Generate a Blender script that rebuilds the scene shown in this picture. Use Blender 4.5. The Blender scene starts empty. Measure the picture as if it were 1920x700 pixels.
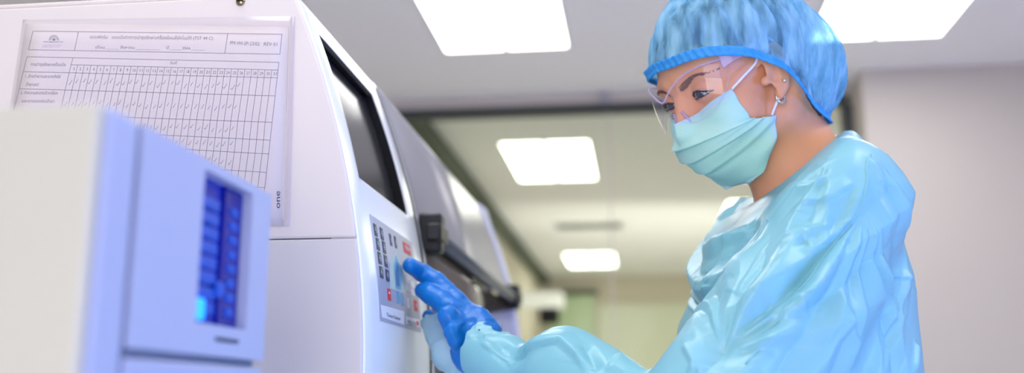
import bpy, bmesh, math, random
import numpy as np
from mathutils import Vector, Matrix
from mathutils.bvhtree import BVHTree

random.seed(7)
RNG = np.random.default_rng(7)
SC = bpy.context.scene
COL = SC.collection

# ------------------------------------------------------------------ camera model (used to measure places off the photograph)
FPX = 1867.0
TH = math.atan(395 / FPX)
PS = math.atan(240 / FPX * math.cos(TH))
FW = np.array([-math.sin(PS) * math.cos(TH), math.cos(PS) * math.cos(TH), math.sin(TH)])
RT = np.array([math.cos(PS), math.sin(PS), 0.0])
UP = np.cross(RT, FW)
CAM = np.array([0.0, 0.0, 1.1])


def ray(x, y):
    return FW + RT * (x - 960) / FPX - UP * (y - 350) / FPX


def PY(x, y, Y):
    d = ray(x, y)
    return CAM + d * (Y - CAM[1]) / d[1]


def PX(x, y, X):
    d = ray(x, y)
    return CAM + d * (X - CAM[0]) / d[0]


def PZ(x, y, Z):
    d = ray(x, y)
    return CAM + d * (Z - CAM[2]) / d[2]


def PN(x, y, o, n):
    d = ray(x, y)
    o = np.array(o)
    return CAM + d * (((o - CAM) @ n) / (d @ n))


# ------------------------------------------------------------------ materials
def lin(c):
    return tuple((v / 12.92 if v <= 0.04045 else ((v + 0.055) / 1.055) ** 2.4) for v in c)


def rgb(r, g, b):
    return lin((r / 255, g / 255, b / 255)) + (1.0,)


def setin(node, name, val):
    if name in node.inputs:
        node.inputs[name].default_value = val


def new_mat(name):
    m = bpy.data.materials.new(name)
    m.use_nodes = True
    m.node_tree.nodes.clear()
    return m, m.node_tree.nodes, m.node_tree.links


def mat(name, col, rough=0.5, spec=0.5, metal=0.0, var=0.03, scale=30.0, bump=0.0, bscale=80.0,
        emit=None, estr=0.0, sss=0.0, coat=0.0, trans=0.0, ior=1.45, sheen=0.0):
    m, N, Lk = new_mat(name)
    out = N.new('ShaderNodeOutputMaterial')
    p = N.new('ShaderNodeBsdfPrincipled')
    Lk.new(p.outputs[0], out.inputs[0])
    tc = N.new('ShaderNodeTexCoord')
    nz = N.new('ShaderNodeTexNoise')
    nz.inputs['Scale'].default_value = scale
    Lk.new(tc.outputs['Object'], nz.inputs['Vector'])
    mx = N.new('ShaderNodeMixRGB')
    a = tuple(max(0, v * (1 - var)) for v in col[:3]) + (1,)
    b = tuple(min(1, v * (1 + var)) for v in col[:3]) + (1,)
    mx.inputs[1].default_value = a
    mx.inputs[2].default_value = b
    Lk.new(nz.outputs['Fac'], mx.inputs[0])
    Lk.new(mx.outputs[0], p.inputs['Base Color'])
    setin(p, 'Roughness', rough)
    setin(p, 'Specular IOR Level', spec)
    setin(p, 'Metallic', metal)
    setin(p, 'IOR', ior)
    setin(p, 'Coat Weight', coat)
    setin(p, 'Transmission Weight', trans)
    setin(p, 'Sheen Weight', sheen)
    if sss:
        setin(p, 'Subsurface Weight', sss)
        p.inputs['Subsurface Radius'].default_value = (1.0, 0.35, 0.2)
        setin(p, 'Subsurface Scale', 0.006)
    if emit:
        p.inputs['Emission Color'].default_value = emit
        setin(p, 'Emission Strength', estr)
    if bump:
        n2 = N.new('ShaderNodeTexNoise')
        n2.inputs['Scale'].default_value = bscale
        Lk.new(tc.outputs['Object'], n2.inputs['Vector'])
        bp = N.new('ShaderNodeBump')
        bp.inputs['Strength'].default_value = bump
        bp.inputs['Distance'].default_value = 0.002
        Lk.new(n2.outputs['Fac'], bp.inputs['Height'])
        Lk.new(bp.outputs[0], p.inputs['Normal'])
    return m


def mat_film(name, tint, clear, refl_rough=0.05, body=None, bodyfac=0.0, ior=1.45):
    """thin clear sheet: see-through, Fresnel gloss, a little body colour"""
    m, N, Lk = new_mat(name)
    out = N.new('ShaderNodeOutputMaterial')
    tr = N.new('ShaderNodeBsdfTransparent')
    tr.inputs[0].default_value = tint
    gl = N.new('ShaderNodeBsdfGlossy')
    gl.inputs['Roughness'].default_value = refl_rough
    fr = N.new('ShaderNodeFresnel')
    fr.inputs[0].default_value = ior
    ml = N.new('ShaderNodeMath')
    ml.operation = 'MULTIPLY'
    ml.inputs[1].default_value = clear
    ge = N.new('ShaderNodeNewGeometry')
    fb = N.new('ShaderNodeMath')
    fb.operation = 'SUBTRACT'
    fb.inputs[0].default_value = 1.0
    Lk.new(ge.outputs['Backfacing'], fb.inputs[1])
    fm = N.new('ShaderNodeMath')
    fm.operation = 'MULTIPLY'
    Lk.new(fr.outputs[0], fm.inputs[0])
    Lk.new(fb.outputs[0], fm.inputs[1])
    Lk.new(fm.outputs[0], ml.inputs[0])
    mix = N.new('ShaderNodeMixShader')
    Lk.new(ml.outputs[0], mix.inputs[0])
    Lk.new(tr.outputs[0], mix.inputs[1])
    Lk.new(gl.outputs[0], mix.inputs[2])
    last = mix
    if bodyfac:
        df = N.new('ShaderNodeBsdfDiffuse')
        df.inputs[0].default_value = body
        tl = N.new('ShaderNodeBsdfTranslucent')
        tl.inputs[0].default_value = body
        dm = N.new('ShaderNodeMixShader')
        dm.inputs[0].default_value = 0.4
        Lk.new(df.outputs[0], dm.inputs[1])
        Lk.new(tl.outputs[0], dm.inputs[2])
        tc = N.new('ShaderNodeTexCoord')
        nz = N.new('ShaderNodeTexNoise')
        nz.inputs['Scale'].default_value = 25
        Lk.new(tc.outputs['Object'], nz.inputs['Vector'])
        mr = N.new('ShaderNodeMapRange')
        mr.inputs['To Min'].default_value = bodyfac * 0.85
        mr.inputs['To Max'].default_value = bodyfac * 1.15
        Lk.new(nz.outputs['Fac'], mr.inputs['Value'])
        m2 = N.new('ShaderNodeMixShader')
        Lk.new(mr.outputs[0], m2.inputs[0])
        Lk.new(mix.outputs[0], m2.inputs[1])
        Lk.new(dm.outputs[0], m2.inputs[2])
        last = m2
    Lk.new(last.outputs[0], out.inputs[0])
    return m


# ------------------------------------------------------------------ objects
def tag(o, label=None, cat=None, group=None, kind=None):
    if label:
        o['label'] = label
    if cat:
        o['category'] = cat
    if group:
        o['group'] = group
    if kind:
        o['kind'] = kind
    return o


def thing(name, loc, label, cat, group=None):
    o = bpy.data.objects.new(name, None)
    o.empty_display_size = 0.05
    o.location = loc
    COL.objects.link(o)
    return tag(o, label, cat, group)


def put(name, me, mats, parent=None, smooth=False):
    """link a mesh written in world coordinates, keeping it in place under its parent"""
    o = bpy.data.objects.new(name, me)
    COL.objects.link(o)
    if not isinstance(mats, (list, tuple)):
        mats = [mats]
    for m in mats:
        me.materials.append(m)
    if smooth:
        me.polygons.foreach_set('use_smooth', [True] * len(me.polygons))
    if parent is not None:
        o.parent = parent
        if parent.type == 'EMPTY':
            o.matrix_parent_inverse = Matrix.Translation(-Vector(parent.location))
    return o


def mesh(name, V, F, mats, parent=None, smooth=False):
    me = bpy.data.meshes.new(name)
    me.from_pydata([tuple(map(float, v)) for v in V], [], [tuple(map(int, f)) for f in F])
    me.validate()
    me.update()
    return put(name, me, mats, parent, smooth)


def from_bm(name, bm, mats, parent=None, smooth=False):
    me = bpy.data.meshes.new(name)
    bmesh.ops.recalc_face_normals(bm, faces=bm.faces[:])
    bm.to_mesh(me)
    bm.free()
    return put(name, me, mats, parent, smooth)


def bm_box(bm, lo, hi, bevel=0.0, seg=2, mi=0):
    lo = np.minimum(lo, hi) * 1.0
    hi2 = np.maximum(lo, hi)
    r = bmesh.ops.create_cube(bm, size=1.0)
    vs = r['verts']
    c = (lo + hi2) / 2
    s = hi2 - lo
    for v in vs:
        v.co = Vector((v.co.x * s[0] + c[0], v.co.y * s[1] + c[1], v.co.z * s[2] + c[2]))
    fs = {f for v in vs for f in v.link_faces}
    for f in fs:
        f.material_index = mi
    if bevel:
        es = {e for v in vs for e in v.link_edges}
        r = bmesh.ops.bevel(bm, geom=list(es), offset=bevel, segments=seg, affect='EDGES', profile=0.5)
        for f in r['faces']:
            f.material_index = mi
            f.smooth = True


def box(name, lo, hi, m, parent=None, bevel=0.0, seg=2):
    bm = bmesh.new()
    bm_box(bm, np.array(lo, float), np.array(hi, float), bevel, seg)
    return from_bm(name, bm, m, parent)


def tube_geo(pts, rad, n=10, closed=False):
    P = np.array(pts, float)
    k = len(P)
    R = np.full(k, rad) if np.isscalar(rad) else np.array(rad, float)
    V, F = [], []
    prev = None
    for i in range(k):
        if closed:
            t = P[(i + 1) % k] - P[i - 1]
        else:
            t = P[min(i + 1, k - 1)] - P[max(i - 1, 0)]
        t = t / (np.linalg.norm(t) + 1e-12)
        if prev is None:
            a = np.cross(t, [0, 0, 1.0])
            if np.linalg.norm(a) < 1e-3:
                a = np.cross(t, [1.0, 0, 0])
        else:
            a = prev - t * (prev @ t)
        a /= np.linalg.norm(a)
        prev = a
        b = np.cross(t, a)
        for j in range(n):
            th = 2 * math.pi * j / n
            V.append(P[i] + R[i] * (a * math.cos(th) + b * math.sin(th)))
    m = k if closed else k - 1
    for i in range(m):
        for j in range(n):
            a0 = i * n + j
            a1 = i * n + (j + 1) % n
            b0 = ((i + 1) % k) * n + j
            b1 = ((i + 1) % k) * n + (j + 1) % n
            F.append((a0, a1, b1, b0))
    if not closed:
        F.append(tuple(range(n))[::-1])
        F.append(tuple((k - 1) * n + j for j in range(n)))
    return V, F


def tube(name, pts, rad, m, parent=None, n=10, closed=False):
    V, F = tube_geo(pts, rad, n, closed)
    return mesh(name, V, F, m, parent, True)


def spline(pts, n):
    """Catmull-Rom through pts"""
    P = np.array(pts, float)
    P = np.vstack([2 * P[0] - P[1], P, 2 * P[-1] - P[-2]])
    out = []
    segs = len(P) - 3
    for q in np.linspace(0, segs - 1e-9, n):
        i = int(q)
        t = q - i
        a, b, c, d = P[i:i + 4]
        out.append(0.5 * (2 * b + (c - a) * t + (2 * a - 5 * b + 4 * c - d) * t * t + (3 * b - a - 3 * c + d) * t ** 3))
    return np.array(out)


def smooth01(x):
    x = np.clip(x, 0, 1)
    return x * x * (3 - 2 * x)


# ------------------------------------------------------------------ signed distance sculpting
def smin(a, b, k):
    h = np.clip(0.5 + 0.5 * (b - a) / k, 0, 1)
    return b + (a - b) * h - k * h * (1 - h)


def smax(a, b, k):
    return -smin(-a, -b, k)


def sd_ell(p, c, r):
    q = p - np.array(c, dtype=np.float32)
    r = np.array(r, dtype=np.float32)
    k0 = np.sqrt(((q / r) ** 2).sum(-1))
    k1 = np.sqrt(((q / (r * r)) ** 2).sum(-1)) + 1e-9
    return k0 * (k0 - 1.0) / k1


def sd_cone(p, a, b, ra, rb):
    a = np.array(a, dtype=np.float32)
    b = np.array(b, dtype=np.float32)
    ab = b - a
    t = np.clip(((p - a) @ ab) / (ab @ ab), 0, 1)
    d = np.linalg.norm(p - a - t[..., None] * ab, axis=-1)
    return d - (ra + (rb - ra) * t)


def sd_sph(p, c, r):
    return np.linalg.norm(p - np.array(c, dtype=np.float32), axis=-1) - r


def chain(p, pts, rad, k):
    d = None
    for i in range(len(pts) - 1):
        e = sd_cone(p, pts[i], pts[i + 1], rad[i], rad[i + 1])
        d = e if d is None else smin(d, e, k)
    return d


def surface_nets(fn, lo, hi, h):
    lo = np.array(lo, float)
    hi = np.array(hi, float)
    n = np.ceil((hi - lo) / h).astype(int) + 1
    ax = [lo[i] + h * np.arange(n[i]) for i in range(3)]
    D = np.empty(n, dtype=np.float32)
    step = max(1, int(400000 / (n[1] * n[2])))
    for i in range(0, n[0], step):
        g = np.stack(np.meshgrid(ax[0][i:i + step], ax[1], ax[2], indexing='ij'), -1).astype(np.float32)
        D[i:i + step] = fn(g.reshape(-1, 3)).reshape(g.shape[:3])
    S = D < 0
    cn = n - 1
    acc = np.zeros(tuple(cn) + (3,), dtype=np.float32)
    cnt = np.zeros(tuple(cn), dtype=np.int32)
    for a in range(3):
        sl0 = [slice(None)] * 3
        sl1 = [slice(None)] * 3
        sl0[a] = slice(0, -1)
        sl1[a] = slice(1, None)
        d0, d1 = D[tuple(sl0)], D[tuple(sl1)]
        cr = S[tuple(sl0)] != S[tuple(sl1)]
        idx = np.argwhere(cr)
        t = d0[cr] / (d0[cr] - d1[cr])
        pos = idx.astype(np.float32)
        pos[:, a] += t
        b, c = [q for q in range(3) if q != a]
        for ob in (0, -1):
            for oc in (0, -1):
                ci = idx.copy()
                ci[:, b] += ob
                ci[:, c] += oc
                ok = ((ci >= 0) & (ci < cn)).all(1)
                np.add.at(acc, tuple(ci[ok].T), pos[ok])
                np.add.at(cnt, tuple(ci[ok].T), 1)
    act = cnt > 0
    vid = np.full(tuple(cn), -1, dtype=np.int64)
    vid[act] = np.arange(act.sum())
    V = acc[act] / cnt[act][:, None] * h + lo
    faces = []
    for a in range(3):
        sl0 = [slice(None)] * 3
        sl1 = [slice(None)] * 3
        sl0[a] = slice(0, -1)
        sl1[a] = slice(1, None)
        s0 = S[tuple(sl0)]
        cr = s0 != S[tuple(sl1)]
        idx = np.argwhere(cr)
        b, c = (a + 1) % 3, (a + 2) % 3
        ok = (idx[:, b] > 0) & (idx[:, c] > 0) & (idx[:, b] < cn[b]) & (idx[:, c] < cn[c])
        idx = idx[ok]
        inside = s0[tuple(idx.T)]
        q = []
        for ob, oc in ((-1, -1), (0, -1), (0, 0), (-1, 0)):
            ci = idx.copy()
            ci[:, b] += ob
            ci[:, c] += oc
            q.append(vid[tuple(ci.T)])
        q = np.stack(q, 1)
        q[~inside] = q[~inside][:, ::-1]
        faces.append(q)
    Fc = np.concatenate(faces)
    Fc = Fc[(Fc >= 0).all(1)]
    return V, Fc


def np_mesh(name, V, F):
    me = bpy.data.meshes.new(name)
    V = np.asarray(V, dtype=np.float32)
    F = np.asarray(F, dtype=np.int32)
    me.vertices.add(len(V))
    me.vertices.foreach_set('co', V.ravel())
    k = F.shape[1]
    me.loops.add(len(F) * k)
    me.loops.foreach_set('vertex_index', F.ravel())
    me.polygons.add(len(F))
    me.polygons.foreach_set('loop_start', np.arange(0, len(F) * k, k, dtype=np.int32))
    me.polygons.foreach_set('loop_total', np.full(len(F), k, dtype=np.int32))
    me.update(calc_edges=True)
    me.validate()
    return me


def relax(V, F, it=2, lam=0.5):
    e = np.concatenate([F[:, [0, 1]], F[:, [1, 2]], F[:, [2, 3]], F[:, [3, 0]]])
    e = np.concatenate([e, e[:, ::-1]])
    n = len(V)
    deg = np.bincount(e[:, 0], minlength=n)[:, None]
    for _ in range(it):
        s = np.stack([np.bincount(e[:, 0], weights=V[e[:, 1], i], minlength=n) for i in range(3)], 1)
        V = V + lam * (s / np.maximum(deg, 1) - V)
    return V


def normals(V, F):
    a = V[F[:, 2]] - V[F[:, 0]]
    b = V[F[:, 3]] - V[F[:, 1]]
    fn = np.cross(a, b)
    N = np.zeros_like(V)
    for i in range(F.shape[1]):
        for c in range(3):
            N[:, c] += np.bincount(F[:, i], weights=fn[:, c], minlength=len(V))
    return N / (np.linalg.norm(N, axis=1, keepdims=True) + 1e-12)


def subdivide(V, F):
    """one linear split of a quad mesh followed by a light smoothing"""
    e = np.sort(np.concatenate([F[:, [0, 1]], F[:, [1, 2]], F[:, [2, 3]], F[:, [3, 0]]]), 1)
    u, inv = np.unique(e, axis=0, return_inverse=True)
    inv = inv.ravel()
    n, m, f = len(V), len(u), len(F)
    V2 = np.concatenate([V, (V[u[:, 0]] + V[u[:, 1]]) / 2, V[F].mean(1)])
    E = [n + inv[i * f:(i + 1) * f] for i in range(4)]
    c = n + m + np.arange(f)
    F2 = np.concatenate([np.stack([F[:, 0], E[0], c, E[3]], 1), np.stack([F[:, 1], E[1], c, E[0]], 1),
                         np.stack([F[:, 2], E[2], c, E[1]], 1), np.stack([F[:, 3], E[3], c, E[2]], 1)])
    return relax(V2, F2, 2, 0.5), F2


def vnoise(P, freq, seed=0):
    """smooth value noise on points, about -1..1"""
    q = np.asarray(P, float) * freq + seed * 17.31
    i = np.floor(q).astype(np.int64)
    f = q - i
    f = f * f * (3 - 2 * f)

    def hsh(ix, iy, iz):
        h = (ix * 374761393 + iy * 668265263 + iz * 2147483647 + seed * 97531) & 0xffffffff
        h = ((h ^ (h >> 13)) * 1274126177) & 0xffffffff
        h = (h ^ (h >> 16)) & 0xffff
        return h / 32767.5 - 1
    r = 0
    for dx in (0, 1):
        for dy in (0, 1):
            for dz in (0, 1):
                w = (f[:, 0] if dx else 1 - f[:, 0]) * (f[:, 1] if dy else 1 - f[:, 1]) * (f[:, 2] if dz else 1 - f[:, 2])
                r = r + w * hsh(i[:, 0] + dx, i[:, 1] + dy, i[:, 2] + dz)
    return r


# ------------------------------------------------------------------ materials used
M = {}
M['ceiling'] = mat('ceiling_board', rgb(250, 248, 251), 0.85, 0.2, var=0.015, scale=3)
M['wall'] = mat('wall_paint', rgb(216, 208, 198), 0.8, 0.25, var=0.015, scale=2)
M['wall2'] = mat('beige_wall_paint', rgb(214, 206, 190), 0.8, 0.2, var=0.03, scale=2)
M['wall_low'] = mat('pale_wall_reflection', rgb(222, 226, 205), 0.7, 0.2, var=0.03, scale=1.5)  # pale tone stands in for light reflected off the far wall
M['floor'] = mat('vinyl_floor', rgb(240, 240, 240), 0.35, 0.5, var=0.04, scale=4)
M['frame'] = mat('dark_grey_aluminium', rgb(62, 66, 66), 0.45, 0.5, var=0.03)
M['cornice'] = mat('dark_green_grey_trim', rgb(84, 92, 78), 0.6, 0.3)
M['glass'] = mat_film('partition_glass', rgb(243, 246, 238), 0.25, 0.02)
M['lamp'] = mat('lamp_diffuser', rgb(255, 255, 255), 0.5, emit=(1, 0.985, 0.96, 1), estr=6.6, var=0)
M['lamp2'] = mat('lamp_diffuser_bright', rgb(255, 255, 255), 0.5, emit=(1, 0.985, 0.95, 1), estr=11.0, var=0)
M['white_metal'] = mat('white_enamel', rgb(235, 235, 236), 0.4, 0.5, var=0.01)
M['vent'] = mat('grey_vent_slots', rgb(120, 122, 112), 0.6, 0.3)
M['machine'] = mat('cream_white_casing', rgb(230, 220, 206), 0.42, 0.45, var=0.012, scale=6)
M['machine_low'] = mat('light_grey_casing', rgb(218, 212, 202), 0.38, 0.45, var=0.012, scale=6)
M['fascia'] = mat('white_gloss_plastic', rgb(252, 252, 252), 0.22, 0.5, var=0.008, scale=8)
M['black'] = mat('black_plastic', rgb(22, 24, 27), 0.4, 0.5)
M['gasket'] = mat('black_rubber_gasket', rgb(14, 15, 17), 0.7, 0.3)
M['screen'] = mat('dark_screen_glass', rgb(52, 50, 52), 0.16, 0.6, var=0.05, scale=9)
M['keypad'] = mat('grey_membrane_foil', rgb(176, 178, 190), 0.35, 0.4, var=0.01)
M['key'] = mat('slate_key_print', rgb(52, 58, 78), 0.45, 0.4)
M['key_icon'] = mat('pale_icon_print', rgb(196, 202, 220), 0.5)
M['green'] = mat('green_led_dot', rgb(96, 190, 70), 0.4)
M['red'] = mat('red_key_print', rgb(226, 58, 58), 0.45, 0.4)
M['white_print'] = mat('white_print', rgb(236, 238, 244), 0.5)
M['ink'] = mat('dark_print', rgb(60, 62, 74), 0.6)
M['aqua'] = mat('aqua_print', rgb(120, 176, 206), 0.5, var=0.2, scale=60)
M['aqua_dark'] = mat('teal_print', rgb(84, 130, 170), 0.5, var=0.2, scale=60)
M['pale_green'] = mat('pale_green_print', rgb(196, 216, 204), 0.5, var=0.1, scale=60)
M['hood'] = mat('smoked_hood_glass', rgb(156, 154, 158), 0.24, 0.3, var=0.06, scale=3, ior=1.3)
M['hood_low'] = mat('smoked_lower_glass', rgb(112, 104, 96), 0.06, 0.6, var=0.06, scale=3, coat=0.4)
M['hood_rim'] = mat('white_hood_rim', rgb(226, 226, 236), 0.3, 0.5)
M['rod'] = mat('grey_steel_bar', rgb(96, 104, 112), 0.35, 0.5, metal=0.5)
M['paper'] = mat('white_paper', rgb(236, 227, 214), 0.8, 0.1, var=0.01, scale=40)
M['print'] = mat('form_ink', rgb(120, 118, 126), 0.8, 0.05)
M['line'] = mat('form_rule_ink', rgb(122, 120, 128), 0.8, 0.05)
M['pencil'] = mat('pen_tick_ink', rgb(126, 128, 142), 0.8, 0.05)
M['pink'] = mat('pink_print', rgb(214, 186, 200), 0.8, 0.05)
M['navy'] = mat('navy_print', rgb(48, 52, 80), 0.5)
M['sleeve'] = mat_film('clear_plastic_sleeve', (0.985, 0.98, 0.99, 1), 0.9, 0.12, body=rgb(242, 238, 246), bodyfac=0.06)
M['chrome'] = mat('brass_screw', rgb(150, 135, 100), 0.25, metal=1.0)
M['printer_side'] = mat('ivory_casing', rgb(194, 191, 172), 0.5, 0.4, var=0.01, scale=6)
M['printer'] = mat('white_casing', rgb(184, 190, 208), 0.4, 0.45, var=0.01, scale=6)
M['printer_in'] = mat('grey_recess', rgb(150, 152, 158), 0.5, 0.4)
M['blue_bay'] = mat('deep_blue_plastic', rgb(8, 44, 168), 0.25, 0.5, var=0.3, scale=40)
M['blue_bay2'] = mat('navy_blue_plastic', rgb(6, 20, 140), 0.25, 0.5, var=0.3, scale=40)
M['blue_pad'] = mat('teal_blue_plastic', rgb(10, 84, 190), 0.3, 0.5, var=0.2, scale=60)
M['led'] = mat('cyan_led', rgb(40, 160, 255), 0.4, emit=rgb(20, 120, 255), estr=2.2)
M['bench'] = mat('bench_laminate', rgb(206, 208, 212), 0.4)
M['cabinet'] = mat('bench_cabinet', rgb(190, 192, 200), 0.5)
M['skin'] = mat('skin', rgb(230, 164, 124), 0.5, 0.35, var=0.10, scale=22, bump=0.08, bscale=500, sss=0.18)
M['hair'] = mat('dark_brown_hair', rgb(92, 70, 62), 0.5, 0.4, var=0.35, scale=120)
M['hairtie'] = mat('orange_hair_tie', rgb(240, 130, 80), 0.5, var=0.1)
M['brow'] = mat('brown_brow_hair', rgb(128, 92, 78), 0.7, 0.2, var=0.2, scale=300)
M['lash'] = mat('dark_lashes', rgb(44, 34, 36), 0.7, 0.2)
M['eye'] = mat('eye_white', rgb(226, 222, 226), 0.12, 0.6)
M['iris'] = mat('grey_brown_iris', rgb(62, 58, 60), 0.12, 0.6, var=0.3, scale=500)
M['pupil'] = mat('pupil', rgb(10, 10, 12), 0.1, 0.6)
M['gold'] = mat('pale_gold', rgb(236, 220, 196), 0.2, metal=0.8)
M['strap'] = mat('white_elastic', rgb(238, 232, 242), 0.7, 0.2)
M['trouser'] = mat('blue_trouser_cloth', rgb(60, 92, 140), 0.8)
M['shoe'] = mat('white_shoe', rgb(220, 220, 222), 0.6)


def mat_sheet(name, dark, light, trl, rough, nscale, bump, bscale, stretch=(1, 1, 1)):
    """non-woven or plastic sheet cloth: diffuse and gloss with light passing through"""
    m, N, Lk = new_mat(name)
    out = N.new('ShaderNodeOutputMaterial')
    p = N.new('ShaderNodeBsdfPrincipled')
    tl = N.new('ShaderNodeBsdfTranslucent')
    mix = N.new('ShaderNodeMixShader')
    mix.inputs[0].default_value = trl
    tc = N.new('ShaderNodeTexCoord')
    mp = N.new('ShaderNodeMapping')
    mp.inputs['Scale'].default_value = stretch
    Lk.new(tc.outputs['Object'], mp.inputs[0])
    nz = N.new('ShaderNodeTexNoise')
    nz.inputs['Scale'].default_value = nscale
    nz.inputs['Detail'].default_value = 3
    Lk.new(mp.outputs[0], nz.inputs['Vector'])
    mx = N.new('ShaderNodeMixRGB')
    mx.inputs[1].default_value = dark
    mx.inputs[2].default_value = light
    Lk.new(nz.outputs['Fac'], mx.inputs[0])
    Lk.new(mx.outputs[0], p.inputs['Base Color'])
    Lk.new(mx.outputs[0], tl.inputs[0])
    setin(p, 'Roughness', rough)
    setin(p, 'Specular IOR Level', 0.5)
    if bump:
        n2 = N.new('ShaderNodeTexNoise')
        n2.inputs['Scale'].default_value = bscale
        Lk.new(mp.outputs[0], n2.inputs['Vector'])
        bp = N.new('ShaderNodeBump')
        bp.inputs['Strength'].default_value = bump
        bp.inputs['Distance'].default_value = 0.003
        Lk.new(n2.outputs['Fac'], bp.inputs['Height'])
        Lk.new(bp.outputs[0], p.inputs['Normal'])
    Lk.new(p.outputs[0], mix.inputs[1])
    Lk.new(tl.outputs[0], mix.inputs[2])
    Lk.new(mix.outputs[0], out.inputs[0])
    return m, N, Lk, mix, out, nz


M['gown'] = mat_sheet('pale_blue_film_gown', rgb(138, 206, 216), rgb(160, 220, 226), 0.25, 0.34, 6, 0.15, 22)[0]
M['gown_flap'] = mat_sheet('pale_cyan_film', rgb(190, 232, 242), rgb(206, 240, 248), 0.35, 0.3, 6, 0.15, 30)[0]
M['glove'] = mat_sheet('blue_nitrile', rgb(0, 108, 196), rgb(0, 126, 208), 0.06, 0.40, 10, 0.35, 70)[0]
M['mask'] = mat_sheet('mint_mask_fabric', rgb(188, 240, 226), rgb(204, 246, 234), 0.2, 0.8, 20, 0.2, 400)[0]
M['mask_edge'] = mat_sheet('white_mint_binding', rgb(196, 232, 240), rgb(206, 238, 244), 0.2, 0.8, 30, 0.2, 400)[0]


def cap_mat():
    m, N, Lk, mix, out, nz = mat_sheet('blue_bouffant_fabric', rgb(110, 206, 240), rgb(206, 242, 252), 0.4, 0.6, 55, 0.5, 120,
                                       (1, 1, 0.22))
    tr = N.new('ShaderNodeBsdfTransparent')
    tr.inputs[0].default_value = (0.75, 0.9, 1, 1)
    m2 = N.new('ShaderNodeMixShader')
    mr = N.new('ShaderNodeMapRange')
    mr.inputs['From Min'].default_value = 0.35
    mr.inputs['From Max'].default_value = 0.65
    mr.inputs['To Min'].default_value = 0.84
    mr.inputs['To Max'].default_value = 0.30
    Lk.new(nz.outputs['Fac'], mr.inputs['Value'])
    Lk.new(mr.outputs[0], m2.inputs[0])
    Lk.new(mix.outputs[0], m2.inputs[1])
    Lk.new(tr.outputs[0], m2.inputs[2])
    Lk.new(m2.outputs[0], out.inputs[0])
    return m


M['cap'] = cap_mat()
M['cap_band'] = mat_sheet('blue_elastic_band', rgb(30, 150, 236), rgb(90, 190, 246), 0.2, 0.6, 60, 0.3, 200)[0]
M['lens'] = mat_film('clear_goggle_lens', (0.97, 0.96, 0.985, 1), 0.8, 0.02, body=rgb(225, 215, 235), bodyfac=0.04)
M['lens_rim'] = mat_film('clear_goggle_frame', (0.93, 0.91, 0.97, 1), 1.0, 0.06, body=rgb(226, 212, 240), bodyfac=0.45)

# ------------------------------------------------------------------ the room
HC = 2.768


def struct(name, lo, hi, m, bevel=0):
    return tag(box(name, lo, hi, m, None, bevel), kind='structure')


struct('floor', (-2.4, -3.2, -0.1), (3.4, 14.4, 0.0), M['floor'])
struct('ceiling', (-2.4, -3.2, HC), (3.4, 14.4, HC + 0.1), M['ceiling'])
struct('wall_left', (-2.2, -3.0, 0), (-2.0, 5.46, HC), M['wall'])
struct('wall_right', (3.2, -3.0, 0), (3.4, 14.2, HC), M['wall'])
struct('wall_back', (-2.2, -3.2, 0), (3.4, -3.0, HC), M['wall'])
struct('wall_front', (1.185, 5.14, 0), (3.2, 5.46, HC), M['wall'], 0.004)      # the solid stretch beside the glass
struct('wall_far', (-1.6, 14.1, 0), (3.2, 14.3, HC), M['wall2'])
struct('wall_far_left', (-1.56, 5.46, 0), (-1.36, 14.1, HC), M['wall2'])
# soffit over the glass, dark head rail, side post, glass panes
zb = PY(1130, 195, 5.40)[2]
zt = PY(1130, 212, 5.40)[2]
struct('trim_1', (-2.0, 5.38, zb), (1.185, 5.46, HC), M['wall'])
struct('trim_2', (-2.0, 5.375, zt), (1.165, 5.455, zb), M['frame'], 0.003)
struct('trim_3', (1.128, 5.38, 0), (1.185, 5.45, zt), M['frame'], 0.003)
for i, (x0, x1) in enumerate(((-2.0, -0.136), (-0.13, 1.128))):
    o = struct('window_%d' % (i + 1), (x0, 5.41, 0.05), (x1, 5.42, zt), M['glass'])
struct('trim_4', (-0.1375, 5.408, 0.05), (-0.1285, 5.422, zt), mat('clear_silicone_joint', rgb(206, 198, 188), 0.5))
struct('trim_5', (-2.0, 5.38, 0), (1.128, 5.45, 0.05), M['frame'])
# dark cornice running back along the left wall of the room behind the glass
struct('trim_6', (-1.36, 5.47, HC - 0.10), (-1.24, 14.1, HC), M['cornice'])
# far wall: lower half coloured paler for bright reflection, and a green glazed opening
struct('trim_7', (-0.55, 14.05, 0), (3.2, 14.1, 2.38), M['wall_low'])
struct('door_1', (-1.24, 14.02, 0), (-0.6, 14.1, 2.50), mat('green_tinted_door_glass', rgb(196, 214, 178), 0.2, 0.5))
struct('trim_8', (-1.24, 13.98, 2.50), (-0.55, 14.1, 2.56), M['cornice'])


# ceiling lamps: white tray, two diffusers, a thin dark divider between them
def make_lamp():
    t = thing('ceiling_light', (0, 0, HC), 'lamp', 'lamp')
    bm = bmesh.new()
    w, l = 0.31, 0.61
    for lo, hi in (((-w, -l, HC - 0.012), (-w + 0.014, l, HC - 0.001)), ((w - 0.014, -l, HC - 0.012), (w, l, HC - 0.001)),
                   ((-w, -l, HC - 0.012), (w, -l + 0.014, HC - 0.001)), ((-w, l - 0.014, HC - 0.012), (w, l, HC - 0.001)),
                   ((-0.012, -l, HC - 0.011), (0.012, l, HC - 0.001))):
        bm_box(bm, np.array(lo), np.array(hi))
    from_bm('frame', bm, M['white_metal'], t)
    for s in (-1, 1):
        bm = bmesh.new()
        a, b = sorted((s * 0.012, s * (w - 0.014)))
        bm_box(bm, np.array((a, -l + 0.014, HC - 0.008)), np.array((b, l - 0.014, HC - 0.002)))
        from_bm('diffuser', bm, M['lamp'], t)
    return t


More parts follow.
